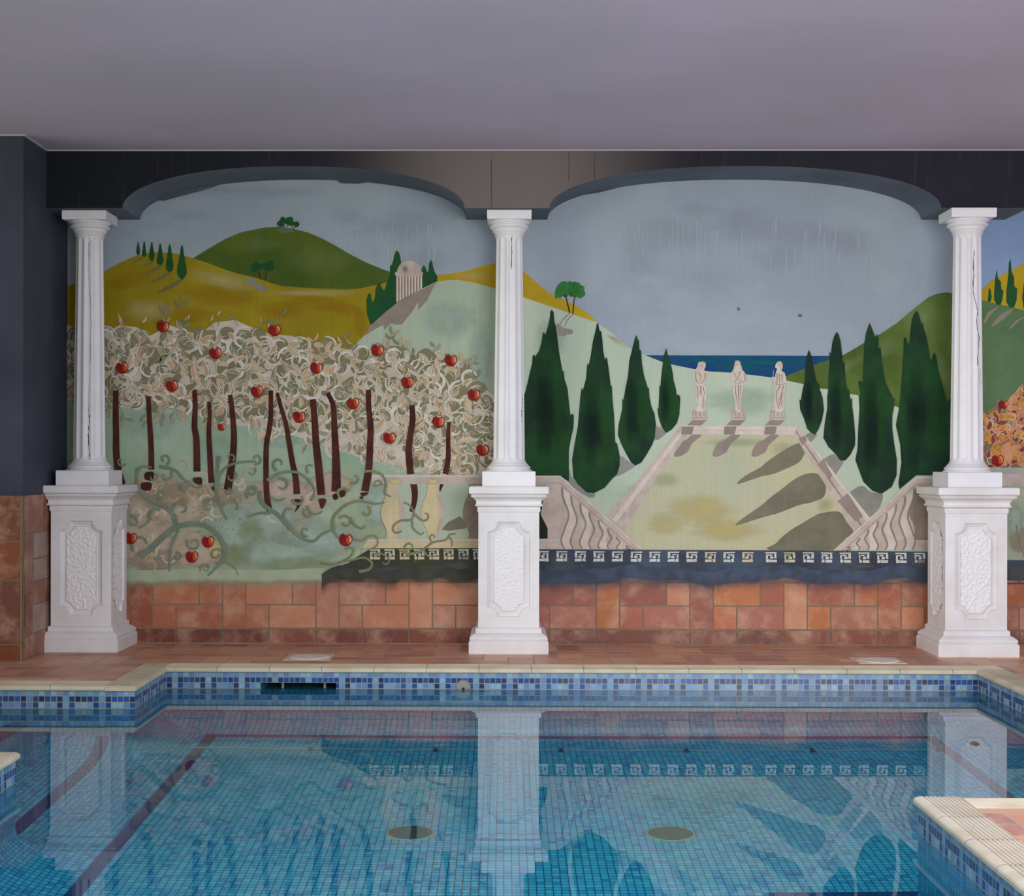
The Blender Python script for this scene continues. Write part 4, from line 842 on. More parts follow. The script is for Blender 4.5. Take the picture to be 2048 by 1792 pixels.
def pedestal(cx, cy, label):
    e = empty('pedestal', (cx, cy, 0), label, 'pedestal', )
    b = MB(); ring_box(b, cx, cy, [(.199,0),(.2005,.004),(.2005,.060),(.197,.065)]+curve(.192,.066,.178,.098,.010)+[(.170,.102),(.166,.104),(.166,.126),(.156,.131)], M_wp); b.build('base_molding', e)
    b = MB(); ring_box(b, cx, cy, [(.150,.712),(.158,.714),(.160,.730),(.157,.738)]+curve(.162,.741,.168,.752,.006)+curve(.166,.754,.188,.790,-.010)+[(.190,.792),(.192,.797),(.186,.802),(.184,.803),(.198,.806),(.2005,.810),(.2005,.838),(.197,.8437)], M_wp); b.build('cap', e)
    faces = ((0, -1), (1, 0), (-1, 0))
    b = MB()
    out = [(PH, PZ1), (PH, PZ0), (-PH, PZ0), (-PH, PZ1)]
    A = notch(0)
    for nx, ny in faces:
        T = lambda s, z, d=0.0: (cx+nx*(PH-d)+(-ny)*s, cy+ny*(PH-d)+nx*s, z)
        pl = [[Vector((x, z, 0)) for x, z in out], [Vector((x, z, 0)) for x, z in A]]; fl = out+A
        idx = [b.V(T(x, z)) for x, z in fl]
        for tr in tessellate_polygon(pl):
            p, q, r = (fl[i] for i in tr)
            if (q[0]-p[0])*(r[1]-p[1])-(q[1]-p[1])*(r[0]-p[0]) < 0: tr = (tr[0], tr[2], tr[1])
            b.face([idx[i] for i in tr], M_wp)
    b.quad([(cx+PH,cy+PH,PZ0),(cx-PH,cy+PH,PZ0),(cx-PH,cy+PH,PZ1),(cx+PH,cy+PH,PZ1)], M_wp)
    b.build('die', e)
    for nx, ny in faces:
        T = lambda s, z, d=0.0: (cx+nx*(PH-d)+(-ny)*s, cy+ny*(PH-d)+nx*s, z)
        b = MB(); prev = None
        for ins, dep in ((0,0),(.003,.010),(.013,.013),(.018,.016),(.024,.016),(.029,.012)):
            cur = [b.V(T(x, z, dep)) for x, z in notch(ins)]
            if prev:
                n = len(cur)
                for i in range(n): b.face((prev[i], cur[i], cur[(i+1) % n], prev[(i+1) % n]), M_wp)
            prev = cur
        p = b.build('panel', e)
        b = MB(); fl = notch(.029); idx = [b.V(T(x, z, .012)) for x, z in fl]
        for tr in tessellate_polygon([[Vector((x, z, 0)) for x, z in fl]]):
            p0, q0, r0 = (fl[i] for i in tr)
            if (q0[0]-p0[0])*(r0[1]-p0[1])-(q0[1]-p0[1])*(r0[0]-p0[0]) < 0: tr = (tr[0], tr[2], tr[1])
            b.face([idx[i] for i in tr], M_wp)
        hx, z0_, st = NW-.029, NZ0+.029, .0030; nx_, nz_ = int(2*hx/st), int((NZ1-NZ0-.058)/st); vv = {}
        for i in range(nx_):
            for k in range(nz_):
                q4 = ((i,k),(i+1,k),(i+1,k+1),(i,k+1)); c4 = [(-hx+a_*st, z0_+c_*st) for a_, c_ in q4]
                if not all(inside(x, z, fl) for x, z in c4): continue
                ix = []
                for (a_, c_), (x, z) in zip(q4, c4):
                    if (a_, c_) not in vv:
                        s_ = Vector((x*82+nx*9+cx*31, z*82, 3.1*ny+cx*7))
                        h = noise.noise(s_)*.55+noise.noise(s_*2.3)*.3
                        h = max(-.25, min(.45, h*1.3))
                        vv[(a_, c_)] = b.V(T(x, z, .0100-.0066*(h+.25)))
                    ix.append(vv[(a_, c_)])
                b.face(ix, M_rough, None, None, True)
        b.build('rough_field', p)
    return e
NFL = 11; SZ0, SZ1 = .958, 2.128
def shaft_r(th, z):
    t_ = (z-SZ0)/(SZ1-SZ0); R = .0825-.0145*max(0, min(1, t_))**1.1
    u = (th*NFL/(2*PI)) % 1.0
    fl = 0.0
    if .12 < u < .88:
        w = (u-.12)/.76
        end = min(z-(SZ0+.03), (SZ1-.02)-z); lim = .022*math.sin(PI*w)
        env = max(0, min(1, (end+lim*.6)/.014))
        fl = .0078*math.sin(PI*w)**.75*env
    if z < SZ0+.03: R += .012*(1-(z-SZ0)/.03)**2
    if z > SZ1-.02: R += .004*((z-SZ1+.02)/.02)**2
    return R-fl
def lathe(b, cx, cy, prof, m, n=64, rf_=None):
    pr = None
    for r, z in prof:
        cur = [b.V((cx+r*math.cos(2*PI*i/n), cy+r*math.sin(2*PI*i/n), z)) for i in range(n)]
        if pr:
            for i in range(n): b.face((pr[i], pr[(i+1) % n], cur[(i+1) % n], cur[i]), m, None, None, True)
        pr = cur
    return pr
def column(cx, cy, label, cracks, rot=0.0):
    e = empty('fluted_column', (cx, cy, .8437), label, 'column')
    b = MB(); ring_box(b, cx, cy, [(.134,.8437),(.135,.846),(.135,.917),(.132,.920)], M_wc); b.build('plinth', e)
    b = MB(); lathe(b, cx, cy, [(.02,.920),(.118,.920),(.119,.926),(.113,.929)]+[(.104+.0085*math.sin(PI*i/10), .929+.019*i/10) for i in range(11)]+[(.101,.949),(.100,.953),(.097,.957),(.094,.959),(.02,.959)], M_wc); b.build('base_ring', e)
    b = MB(); N = NFL*16; pr = None
    zs = [SZ0+.003*i for i in range(18)]+[SZ0+.054+(SZ1-SZ0-.10)*i/24 for i in range(1, 25)]+[SZ1-.046+.0023*i for i in range(1, 21)]
    for z in zs:
        cur = []
        for i in range(N):
            th = 2*PI*i/N; r = shaft_r(th+rot, z); cur.append(b.V((cx+r*math.cos(th), cy+r*math.sin(th), z)))
        if pr:
            for i in range(N): b.face((pr[i], pr[(i+1) % N], cur[(i+1) % N], cur[i]), M_wc, None, None, True)
        pr = cur
    def onshaft(x, z):
        th = -PI/2
        for _ in range(12):
            r = shaft_r(th+rot, z); s = max(-.98, min(.98, (x-cx)/r)); th = -PI/2+math.asin(s)
        r = shaft_r(th+rot, z)+.0007; return (cx+r*math.cos(th), cy+r*math.sin(th), z)
    sh = b.build('shaft', e)
    for ck, w, m in cracks:
        c_ = MB(); pr = None; pts = []
        for i in range(len(ck)-1):
            for k in range(5):
                t_ = k/5; pts.append((ck[i][0]+(ck[i+1][0]-ck[i][0])*t_+R0.uniform(-.7,.7), ck[i][1]+(ck[i+1][1]-ck[i][1])*t_))
        N_ = len(pts)
        for k, (px, py) in enumerate(pts):
            x, z = wall_xz(px, py, cy-.08); ww = w*.36*R0.uniform(.35,1.2)*.0026*(1 if 0 < k < N_-1 else .1)
            if not SZ0 < z < SZ1: continue
            cur = (c_.V(onshaft(x-ww, z)), c_.V(onshaft(x+ww, z)))
            if pr: c_.face((pr[0], pr[1], cur[1], cur[0]), m)
            pr = cur
        c_.build('crack', sh)
    b = MB(); lathe(b, cx, cy, [(.02,SZ1-.001),(.071,SZ1)]+[(.072+.004*math.sin(PI*i/6), SZ1+.010*i/6) for i in range(7)]+[(.0735,2.140)]+[(.074+.012*math.sin(PI*.55*i/7), 2.141+.022*i/7) for i in range(8)]+[(.0885,2.164)]+[(.089+.013*math.sin(PI*(i/7)), 2.165+.024*i/7) for i in range(8)]+[(.094,2.190),(.104,2.196),(.107,2.203),(.02,2.203)], M_wc); cap = b.build('capital', e)
    b = MB(); ring_box(b, cx, cy, [(.108,2.203),(.1125,2.205),(.1135,2.246),(.112,2.2505)], M_wc); b.build('abacus', cap)
    return e
crL = [([(176,470),(175,535),(176,560),(178.5,600),(181,640),(180,690),(178,740)], 1.1, M_crack), ([(179,745),(176,800),(177,850)], 1.2, M_crack), ([(178,828),(177,850),(176,875),(178,905),(181,925)], 2.6, M_crack)]
M_redst = paint('red_stain', S(120,40,34), S(96,34,30), 30)
crM = [([(1044,785),(1045.5,805),(1043.5,830),(1045,852)], 2.2, M_redst), ([(1025,455),(1024,480),(1023.5,510),(1022,545)], 1.8, M_crack)]
crR = [([(1951,498),(1949,520),(1950,545),(1948,575),(1950,592),(1953,606),(1957,622),(1954,640),(1955,655),(1962,672),(1960,692),(1956,718),(1957,735)], 2.0, M_crack), ([(1965,735),(1963,752),(1966,772)], 1, M_crack)]
CY0 = WALL-.213
pos = []
for pxc, dy, lab in ((156.5,0.0,'left'), (1017.2,-.014,'mid'), (1958,-.075,'right')):
    yf = CY0+dy-.2; x = wall_xz(pxc, 1290, yf)[0]; pos.append((x, CY0+dy))
pedestal(*pos[0], 'white square pedestal with chipped cap beside the dark slate corner'); pedestal(*pos[1], 'white square pedestal standing between the orchard and statue murals'); pedestal(*pos[2], 'white square pedestal at right whose left side is in warm shade')
column(*pos[0], 'white fluted column with a long wandering crack beside the slate corner', crL)
column(*pos[1], 'white fluted column between the two large murals, short crack near its top', crM)
column(*pos[2], 'white fluted column with a dark zigzag crack beside the autumn leaf mural', crR)

# ================================================================== POOL
ZW = -.0984; ZF = ZW-.95; RC = .35; ZC = -.018; PM = .0262
def mosaic(name, band=False, stripe=False):
    t = NT(name); uv = t.n('ShaderNodeUVMap').outputs[0]; sp_ = t.n('ShaderNodeSeparateXYZ'); t.l(uv, sp_.inputs[0])
    su = t.math('DIVIDE', sp_.outputs[0], PM); sv = t.math('DIVIDE', sp_.outputs[1], PM)
    cu, cv = t.math('FLOOR', su), t.math('FLOOR', sv)
    fu = t.math('ABSOLUTE', t.math('SUBTRACT', t.math('FRACT', su), .5)); fv = t.math('ABSOLUTE', t.math('SUBTRACT', t.math('FRACT', sv), .5))
    g = t.math('GREATER_THAN', t.math('MAXIMUM', fu, fv), .452)
    cell = t.n('ShaderNodeCombineXYZ'); t.l(cu, cell.inputs[0]); t.l(cv, cell.inputs[1])
    wn = t.n('ShaderNodeTexWhiteNoise', noise_dimensions='2D'); t.l(cell.outputs[0], wn.inputs['Vector'])
    light = t.ramp(wn.outputs['Value'], [(0,S(122,158,178)),(.3,S(108,150,178)),(.55,S(92,132,172)),(.75,S(100,126,172)),(.9,S(138,172,188))] if band else [(0,S(86,206,232)),(.25,S(104,222,240)),(.5,S(76,194,230)),(.7,S(124,232,242)),(.85,S(90,200,238)),(.95,S(84,166,218))])
    if stripe: light = t.ramp(wn.outputs['Value'], [(0,S(24,50,120)),(.4,S(38,56,126)),(.7,S(22,64,134)),(1,S(48,64,130))])
    if band:
        dark = t.ramp(wn.outputs['Value'], [(0,S(14,30,84)),(.3,S(22,58,116)),(.6,S(30,82,148)),(.85,S(10,18,44)),(1,S(40,96,156))])
        m6 = t.math('FLOORED_MODULO', cu, 6.0)
        r1 = t.math('MULTIPLY', t.math('COMPARE', cv, 1.0, .1), t.math('LESS_THAN', m6, 4.5))
        e = t.math('ADD', t.math('COMPARE', m6, 0.0, .1), t.math('COMPARE', m6, 4.0, .1))
        r2 = t.math('MULTIPLY', t.math('ADD', t.math('COMPARE', cv, 2.0, .1), t.math('COMPARE', cv, 3.0, .1)), e)
        low = t.math('GREATER_THAN', cv, 3.5)
        deep = t.ramp(wn.outputs['Value'], [(0,S(84,176,206)),(.5,S(74,164,204)),(.8,S(100,192,216)),(1,S(84,150,200))])
        light = t.mix(low, light, deep)
        light = t.mix(t.math('ADD', r1, r2, None, True), light, dark)
    cen = t.smooth(t.math('MAXIMUM', fu, fv), .1, .5)
    light = t.mix(t.math('MULTIPLY', cen, .25), light, S(60,100,150) if band else S(40,110,140))
    gr = S(158,154,124) if band else S(38,84,100)
    if band: gr = t.mix(low, gr, S(50,86,100))
    col = t.mix(g, light, gr)
    return t.done(t.bsdf(col, .25, .5))
M_mb = mosaic('waterline_mosaic', True); M_mf = mosaic('pool_floor_mosaic'); M_ms = mosaic('dark_stripe_mosaic', False, True)
XL, XR, XRR = -1.592, 1.200, 2.214; YB, YLD, YNL, YNR, YN = 6.985, 6.408, 4.930, 4.330, 1.9; XLL = -2.02
PXN = -1.620   # side of the near left block
arc = PI/2*RC
def wall(b, p, q, m=None, u0=0.0, z0=ZC, hole=None):
    """A vertical pool wall from p to q, the pool on its left when walking p to q."""
    L = math.hypot(q[0]-p[0], q[1]-p[1]); zb = ZF+RC
    xs = [0, L]; zs = [z0, zb]
    if hole: xs = [0, hole[0], hole[1], L]; zs = [z0, hole[2], hole[3], zb]
    for i in range(len(xs)-1):
        for k in range(len(zs)-1):
            if hole and i == 1 and k == 1: continue
            P = lambda s, z: (p[0]+(q[0]-p[0])*s/L, p[1]+(q[1]-p[1])*s/L, z)
            U = lambda s, z: (u0+s, ZC-z)
            b.quad([P(xs[i],zs[k]),P(xs[i+1],zs[k]),P(xs[i+1],zs[k+1]),P(xs[i],zs[k+1])], M_mb, [U(xs[i],zs[k]),U(xs[i+1],zs[k]),U(xs[i+1],zs[k+1]),U(xs[i],zs[k+1])])
hx0, hx1 = wall_xz(521, 1370, YB)[0], wall_xz(672, 1370, YB)[0]
# the skimmer opening spans the second to fourth row of mosaics
SK = (XRR-hx1, XRR-hx0, ZC-2*PM, ZW-.012)
b = MB(); wall(b, (XRR,YB), (XL,YB), hole=SK)
props(b.build('wall_pool_back'), kind='structure')
b = MB(); wall(b, (XL,YB), (XL,YLD), u0=.01); wall(b, (XL,YLD), (XLL-1.6,YLD), u0=.004)
props(b.build('wall_pool_left'), kind='structure')
b = MB(); wall(b, (XRR,YNR), (XRR,YB)); props(b.build('wall_pool_right'), kind='structure')
b = MB(); wall(b, (XR,YN), (XR,YNR), u0=.008); wall(b, (XR,YNR), (XRR,YNR)); props(b.build('wall_pool_near_right'), kind='structure')
b = MB(); wall(b, (XLL-1.6,YNL), (PXN,YNL)); wall(b, (PXN,YNL), (PXN,YN), u0=.013); props(b.build('wall_pool_near_left'), kind='structure')
# floor as a height field that curves up into the walls
SEG = [((XL,YB),(XRR,YB)),((XL,YLD),(XL,YB)),((XLL-2,YLD),(XL,YLD)),((XLL,YNL),(XLL,YLD)),((XLL-2,YNL),(PXN,YNL)),((PXN,YN-1),(PXN,YNL)),((XR,YN-1),(XR,YNR)),((XR,YNR),(XRR,YNR)),((XRR,YNR),(XRR,YB))]
def dist(x, y):
    best = (9, None)
    for (a, c), (d, e) in SEG:
        dx, dy = d-a, e-c; L2 = dx*dx+dy*dy; t_ = max(0, min(1, ((x-a)*dx+(y-c)*dy)/L2))
        h = math.hypot(x-a-t_*dx, y-c-t_*dy)
        if h < best[0]: best = (h, (x-a-t_*dx, y-c-t_*dy))
    return best
def axis(lo, hi, walls, step, marks=()):
    s = set([round(lo,5), round(hi,5)])
    n = int((hi-lo)/step)
    for i in range(n+1): s.add(round(lo+(hi-lo)*i/n, 5))
    for w in walls:
        for sg in (1,-1):
            for i in range(15):
                v = w+sg*RC*(1-math.cos(PI/2*i/14))
                if lo <= v <= hi: s.add(round(v,5))
    for m_ in marks:
        if lo <= m_ <= hi: s.add(round(m_,5))
    o = sorted(s); out = [o[0]]
    for v in o[1:]:
        if v-out[-1] > .0012 or v in [round(w,5) for w in walls] or v in [round(w,5) for w in marks]:
            out.append(v)
    return out
SX0, SX1, SY0, SY1 = -1.36, 1.965, 4.64, 6.80   # outer edge of the dark outline on the pool floor
SW = 2*PM
marks_x = (SX0, SX0+SW, SX1-SW, SX1, -1.76, -1.70); marks_y = (SY0, SY0+SW, SY1-PM*1.4, SY1)
gx_ = axis(XLL, XRR, (XLL,PXN,XL,XR,XRR), .08, marks_x); gy_ = axis(YN, YB, (YB,YLD,YNL,YNR), .08, marks_y)
def arcl(d_): 
    if d_ >= RC: return d_+arc-RC
    return RC*math.acos(max(-1,min(1,1-d_/RC)))
b = MB(); vid = {}
def gv(x, y):
    k = (x, y)
    if k not in vid:
        d_, _v = dist(x, y); z = ZF
        if d_ < RC: z = ZF+RC-math.sqrt(max(0, RC*RC-(RC-d_)**2))
        vid[k] = b.V((x, y, z))
    return vid[k]
def guv(x, y, xm, ym):
    d_, (nx, ny) = dist(xm, ym)
    dd, (mx, my) = dist(x, y)
    if d_ >= RC: return (x, y)
    k = arcl(dd)-dd-(arc-RC)
    if abs(ny) >= abs(nx): return (x, y+(k if ny > 0 else -k))
    return (x+(k if nx > 0 else -k), y)
for i in range(len(gx_)-1):
    for j in range(len(gy_)-1):
        x0, x1, y0, y1 = gx_[i], gx_[i+1], gy_[j], gy_[j+1]; xm, ym = (x0+x1)/2, (y0+y1)/2
        ok = (PXN < xm < XR and ym < YNL) or (XL < xm < XR and ym < YB) or (XLL < xm <= XL and YNL < ym < YLD) or (XR <= xm < XRR and YNR < ym < YB) 
        if xm < PXN and ym < YNL: ok = False
        if PXN < xm < XL and ym > YLD: ok = False
        if not ok: continue
        m = M_mf
        if SX0 < xm < SX0+SW and ym < SY1: m = M_ms
        if SX1-SW < xm < SX1 and SY0 < ym < SY1: m = M_ms
        if SY1-PM*1.4 < ym < SY1 and SX0 < xm < SX1: m = M_ms
        if SY0 < ym < SY0+SW and .80 < xm < SX1: m = M_ms
        if -1.76 < xm < -1.70 and YNL < ym < YLD: m = M_ms
        c4 = ((x0,y0),(x1,y0),(x1,y1),(x0,y1))
        b.face([gv(*p) for p in c4], m, [guv(p[0],p[1],xm,ym) for p in c4], None, True)
props(b.build('floor_pool'), kind='structure')
# ledge in the left arm of the pool
zl = ZW-.30
b = MB(); U = lambda x, y: (x, y)
b.quad([(XLL,YNL,ZF+RC),(XLL,YLD,ZF+RC),(XLL,YLD,zl),(XLL,YNL,zl)], M_mf, [(0,YNL),(0,YLD),(zl-ZF-RC,YLD),(zl-ZF-RC,YNL)])
b.quad([(XLL-.10,YNL,zl),(XLL,YNL,zl),(XLL,YLD,zl),(XLL-.10,YLD,zl)], M_ms, [U(XLL-.1,YNL),U(XLL,YNL),U(XLL,YLD),U(XLL-.1,YLD)])
b.quad([(XLL-1.6,YNL,zl),(XLL-.10,YNL,zl),(XLL-.10,YLD,zl),(XLL-1.6,YLD,zl)], M_mf, [U(XLL-1.6,YNL),U(XLL-.1,YNL),U(XLL-.1,YLD),U(XLL-1.6,YLD)])
props(b.build('floor_pool_ledge'), kind='structure')
# water
t = NT('pool_water'); nz = t.noise(2.2, 2, .5, t.pos((1,.55,1)))
bp = t.n('ShaderNodeBump'); bp.inputs['Strength'].default_value = .10; bp.inputs['Distance'].default_value = .004; t.l(nz, bp.inputs['Height'])
rf2 = t.n('ShaderNodeBsdfRefraction'); rf2.inputs['IOR'].default_value = 1.333; rf2.inputs['Roughness'].default_value = 0.0; rf2.inputs['Color'].default_value = (.66,1,1,1)
gl = t.n('ShaderNodeBsdfGlossy'); gl.inputs['Roughness'].default_value = 0.0; gl.inputs['Color'].default_value = (1,1,1,1)
fr_ = t.n('ShaderNodeFresnel'); fr_.inputs['IOR'].default_value = 1.333
for x_ in (rf2, gl, fr_): t.l(bp.outputs[0], x_.inputs['Normal'])
mx = t.n('ShaderNodeMixShader'); t.l(fr_.outputs[0], mx.inputs[0]); t.l(rf2.outputs[0], mx.inputs[1]); t.l(gl.outputs[0], mx.inputs[2])
M_water = t.done(mx.outputs[0])
b = MB()
for x0, x1, y0, y1 in ((XL,XR,YN,YB),(XR,XRR,YNR,YB),(XLL-1.6,XL,YNL,YLD),(PXN,XL,YN,YNL)): b.quad([(x0,y0,ZW),(x1,y0,ZW),(x1,y1,ZW),(x0,y1,ZW)], M_water)
props(b.build('water'), kind='structure')
# ---- coping stones
t = NT('coping_cream'); n1 = t.noise(6, 5); M_cop = t.done(t.bsdf(t.mix(t.smooth(n1,.35,.7), S(208,196,168), S(190,178,146)), .55, .35, t.noise(80,3), .001, .5))
t = NT('coping_joint'); M_cj = t.done(t.bsdf(S(150,138,108), .9, .1))
CWD = .125; OV = .012
def coping(name, p, q, nrm, ext=(0, 0)):
    """A run of ribbed nosing stones; nrm points from the pool to the deck."""
    L = math.hypot(q[0]-p[0], q[1]-p[1]); d = ((q[0]-p[0])/L, (q[1]-p[1])/L); b = MB()
    P = lambda s, w, z: (p[0]+d[0]*s+nrm[0]*w, p[1]+d[1]*s+nrm[1]*w, z)
    prof = [(0,-.020),(-OV+.003,-.020),(-OV,-.017),(-OV,-.008),(-OV+.003,-.003),(-OV+.010,.001),(.008,.003)]
    k = .016
    while k < CWD-.008: prof += [(k,.003),(k+.0015,-.0004),(k+.005,-.0004),(k+.0065,.003)]; k += .0125
    prof += [(CWD,.002),(CWD,-.02)]
    s = -ext[0]; n = max(1, round((L+ext[0]+ext[1])/.246)); w = (L+ext[0]+ext[1])/n
    for i in range(n):
        a0, a1 = s+i*w+.0012, s+(i+1)*w-.0012
        for j in range(len(prof)-1):
            (w0, z0), (w1, z1) = prof[j], prof[j+1]
            b.quad([P(a0,w0,z0),P(a1,w0,z0),P(a1,w1,z1),P(a0,w1,z1)], M_cop)
    for e_, f_ in ((s+.0012, 1), (s+L+ext[0]+ext[1]-.0012, -1)):
        b.face([b.V(P(e_,w_,z_)) for w_, z_ in (prof[::-1] if f_ > 0 else prof)], M_cop)
    b.quad([P(s,-OV+.003,-.004),P(s+L+ext[0]+ext[1],-OV+.003,-.004),P(s+L+ext[0]+ext[1],CWD,-.004),P(s,CWD,-.004)], M_cj)
    b.quad([P(s,-OV+.003,-.0195),P(s+L+ext[0]+ext[1],-OV+.003,-.0195),P(s+L+ext[0]+ext[1],-OV+.003,-.004),P(s,-OV+.003,-.004)], M_cj)
    return props(b.build(name), kind='structure')
coping('trim_4', (XL,YB), (XRR,YB), (0,1), (0, CWD)); coping('trim_5', (XL,YLD-OV), (XL,YB), (-1,0), (0, CWD)); coping('trim_6', (XLL-1.6,YLD), (XL-CWD,YLD), (0,1))
coping('trim_7', (XRR,YNR), (XRR,YB-OV*0), (1,0)); coping('trim_8', (XR,YN), (XR,YNR+OV), (1,0)); coping('trim_9', (XR+CWD,YNR), (WX1,YNR), (0,-1))
coping('trim_10', (XLL-1.6,YNL), (PXN-CWD,YNL), (0,-1)); coping('trim_11', (PXN,YN), (PXN,YNL+OV), (-1,0))
# ---- tiled deck
b = MB(); regs = ((WX0,WX1,YB+CWD,WALL-.012),(WX0,XL-CWD,YLD+CWD,YB+CWD),(XRR+CWD,WX1,YNR-CWD,YB+CWD),(XR+CWD,XRR+CWD,YN,YNR-CWD),(XRR+CWD,WX1,YN,YNR-CWD),(WX0,PXN-CWD,YN,YNL-CWD))
for x0, x1, y0, y1 in regs:
    b.quad([(x0,y0,-.0004),(x1,y0,-.0004),(x1,y1,-.0004),(x0,y1,-.0004)], M_dgrout)
    for (a0, a1, c0, c1) in pattern(x0, x1, y0, y1, (XO+.03, YB+CWD+.02), 1): b.box(a0, a1, c0, c1, -.003, 0, M_dtile, tint(pal=DC), 'b')
b.quad([(WX1,-3,-.002),(9.5,-3,-.002),(9.5,WALL,-.002),(WX1,WALL,-.002)], M_dgrout)
props(b.build('floor'), kind='structure')

# ---- fittings
t = NT('white_plastic'); M_pl = t.done(t.bsdf(t.mix(t.smooth(t.noise(9,4),.4,.7), S(238,232,222), S(224,214,196)), .35, .5))
t = NT('yellowed_plastic'); M_yp = t.done(t.bsdf(S(206,194,164), .4, .4))
t = NT('dark_recess'); M_dk = t.done(t.bsdf(S(22,26,28), .6, .2))
t = NT('grey_steel'); M_st = t.done(t.bsdf(t.mix(t.noise(30,4), S(150,146,140), S(120,114,108)), .5, .5))
def lid(cx, cy, label, h=.113):
    e = empty('skimmer_lid', (cx, cy, 0), label, 'skimmer lid')
    b = MB(); n = 40; r = h*.95; zt_ = .003
    sq = []
    for i in range(n):
        a_ = 2*PI*i/n; k = h/max(abs(math.cos(a_)), abs(math.sin(a_))); sq.append((k*math.cos(a_), k*math.sin(a_)))
    o = [b.V((cx+x, cy+y, zt_)) for x, y in sq]; i_ = [b.V((cx+r*math.cos(2*PI*k/n), cy+r*math.sin(2*PI*k/n), zt_)) for k in range(n)]
    o2 = [b.V((cx+x*1.01, cy+y*1.01, -.001)) for x, y in sq]; i2 = [b.V((cx+r*math.cos(2*PI*k/n), cy+r*math.sin(2*PI*k/n), -.001)) for k in range(n)]
    for k in range(n):
        j = (k+1) % n; b.face((o[k], o[j], i_[j], i_[k]), M_yp); b.face((o2[k], o2[j], o[j], o[k]), M_yp); b.face((i_[k], i_[j], i2[j], i2[k]), M_yp)
    b.build('frame', e)
    b = MB(); prev = None
    for rr, z in ((r-.003,-.001),(r-.004,.004),(r*.72,.0045),(r*.66,.0036),(r*.2,.0036),(r*.16,.0046)):
        cur = [b.V((cx+rr*math.cos(2*PI*k/n), cy+rr*math.sin(2*PI*k/n), z)) for k in range(n)]
        if prev:
            for k in range(n): b.face((prev[k], prev[(k+1) % n], cur[(k+1) % n], cur[k]), M_pl, None, None, True)
        prev = cur
    b.face(prev, M_pl); b.build('lid', e)
    b = MB(); b.box(cx-.012, cx+.012, cy-h*.95-.002, cy-h*.95+.012, .003, .007, M_yp); b.build('finger_notch', e)
lid(*(lambda p: (p[0], 7.36))(wall_xz(619, 1312, 7.36)), 'white round skimmer lid in deck in front of the orchard mural')
lid(*(lambda p: (p[0], 7.30))(wall_xz(1756, 1317, 7.30)), 'white round skimmer lid in deck in front of the statue mural')
# skimmer mouth
e = empty('pool_skimmer', ((hx0+hx1)/2, YB, ZC-3*PM), 'dark rectangular skimmer mouth in blue mosaic wall under the coping', 'skimmer')
z0, z1 = SK[3], SK[2]; yb = YB+.22
b = MB(); b.quad([(hx0,YB,z0),(hx1,YB,z0),(hx1,yb,z0),(hx0,yb,z0)], M_mb, [(hx0,.2),(hx1,.2),(hx1,.4),(hx0,.4)]); b.quad([(hx0,YB,z1),(hx0,yb,z1),(hx1,yb,z1),(hx1,YB,z1)], M_dk); b.quad([(hx0,yb,z0),(hx1,yb,z0),(hx1,yb,z1),(hx0,yb,z1)], M_dk)
b.quad([(hx0,YB,z0),(hx0,yb,z0),(hx0,yb,z1),(hx0,YB,z1)], M_mb, [(0,.2),(.2,.2),(.2,.15),(0,.15)]); b.quad([(hx1,YB,z0),(hx1,YB,z1),(hx1,yb,z1),(hx1,yb,z0)], M_mb, [(0,.2),(0,.15),(.2,.15),(.2,.2)])
b.build('throat', e)
b = MB()
for x in (hx0+.085, hx1-.07): b = MB(); b.box(x, x+.01, YB+.10, YB+.115, z0, z1, M_yp); b.build('post', e)
def disc(b, c, u, v, rs, m, n=32):
    """Concentric profile (radius, height along u x v) around c."""
    w = Vector(u).cross(Vector(v)); prev = None; c = Vector(c); u = Vector(u); v = Vector(v)
    for r, h in rs:
        cur = [b.V(c+u*(r*math.cos(2*PI*k/n))+v*(r*math.sin(2*PI*k/n))+w*h) for k in range(n)]
        if prev:
            for k in range(n): b.face((prev[k], prev[(k+1) % n], cur[(k+1) % n], cur[k]), m, None, None, True)
        prev = cur
    b.face(prev, m)
XA, YA, ZA = (1,0,0), (0,1,0), (0,0,1)
jx = wall_xz(927, 1375, YB)[0]; jz = ZW+.010
e = empty('return_inlet', (jx, YB, jz), 'round grey return inlet half above the waterline in mosaic wall', 'pool inlet')
b = MB(); disc(b, (jx,YB,jz), XA, ZA, ((.036,0),(.034,.006),(.026,.010),(.012,.014)), M_st); b.build('flange', e)
b = MB(); disc(b, (jx,YB-.014,jz-.004), XA, ZA, ((.0105,0),(.0095,.005),(.006,.005)), M_st); disc(b, (jx,YB-.0192,jz-.004), XA, ZA, ((.006,0),(.004,.0005)), M_dk); b.build('nozzle', e)
b = MB(); xa, xb = wall_xz(880, 1390, YB)[0], wall_xz(985, 1390, YB)[0]
e = empty('cover_plate', ((xa+xb)/2, YB, ZW-.33), 'pale blue rectangular plate under water below the grey return inlet', 'cover plate')
t = NT('pale_plate'); M_plate = t.done(t.bsdf(S(164,206,222), .4, .4)); b.box(xa, xb, YB-.012, YB, ZW-.33, ZW-.08, M_plate); b.build('plate', e)
for x in (xa+.055, xb-.055): b = MB(); disc(b, (x,YB-.012,ZW-.2), XA, ZA, ((.008,0),(.007,.003)), M_dk, 12); b.build('screw', e)
def wall_inlet(c, u, label):
    e = empty('wall_inlet', c, label, 'pool inlet'); b = MB(); disc(b, c, u, ZA, ((.047,0),(.045,.006),(.030,.008),(.026,.003)), M_yp); b.build('flange', e)
    b = MB(); w = Vector(u).cross(Vector(ZA)); disc(b, Vector(c)+w*.0035, u, ZA, ((.025,0),(.020,.002),(.010,.003)), M_st); b.build('nozzle', e)
wall_inlet((wall_xz(1497,1405,YB)[0], YB, ZW-.34), XA, 'round white inlet under water in back pool wall below the statues')
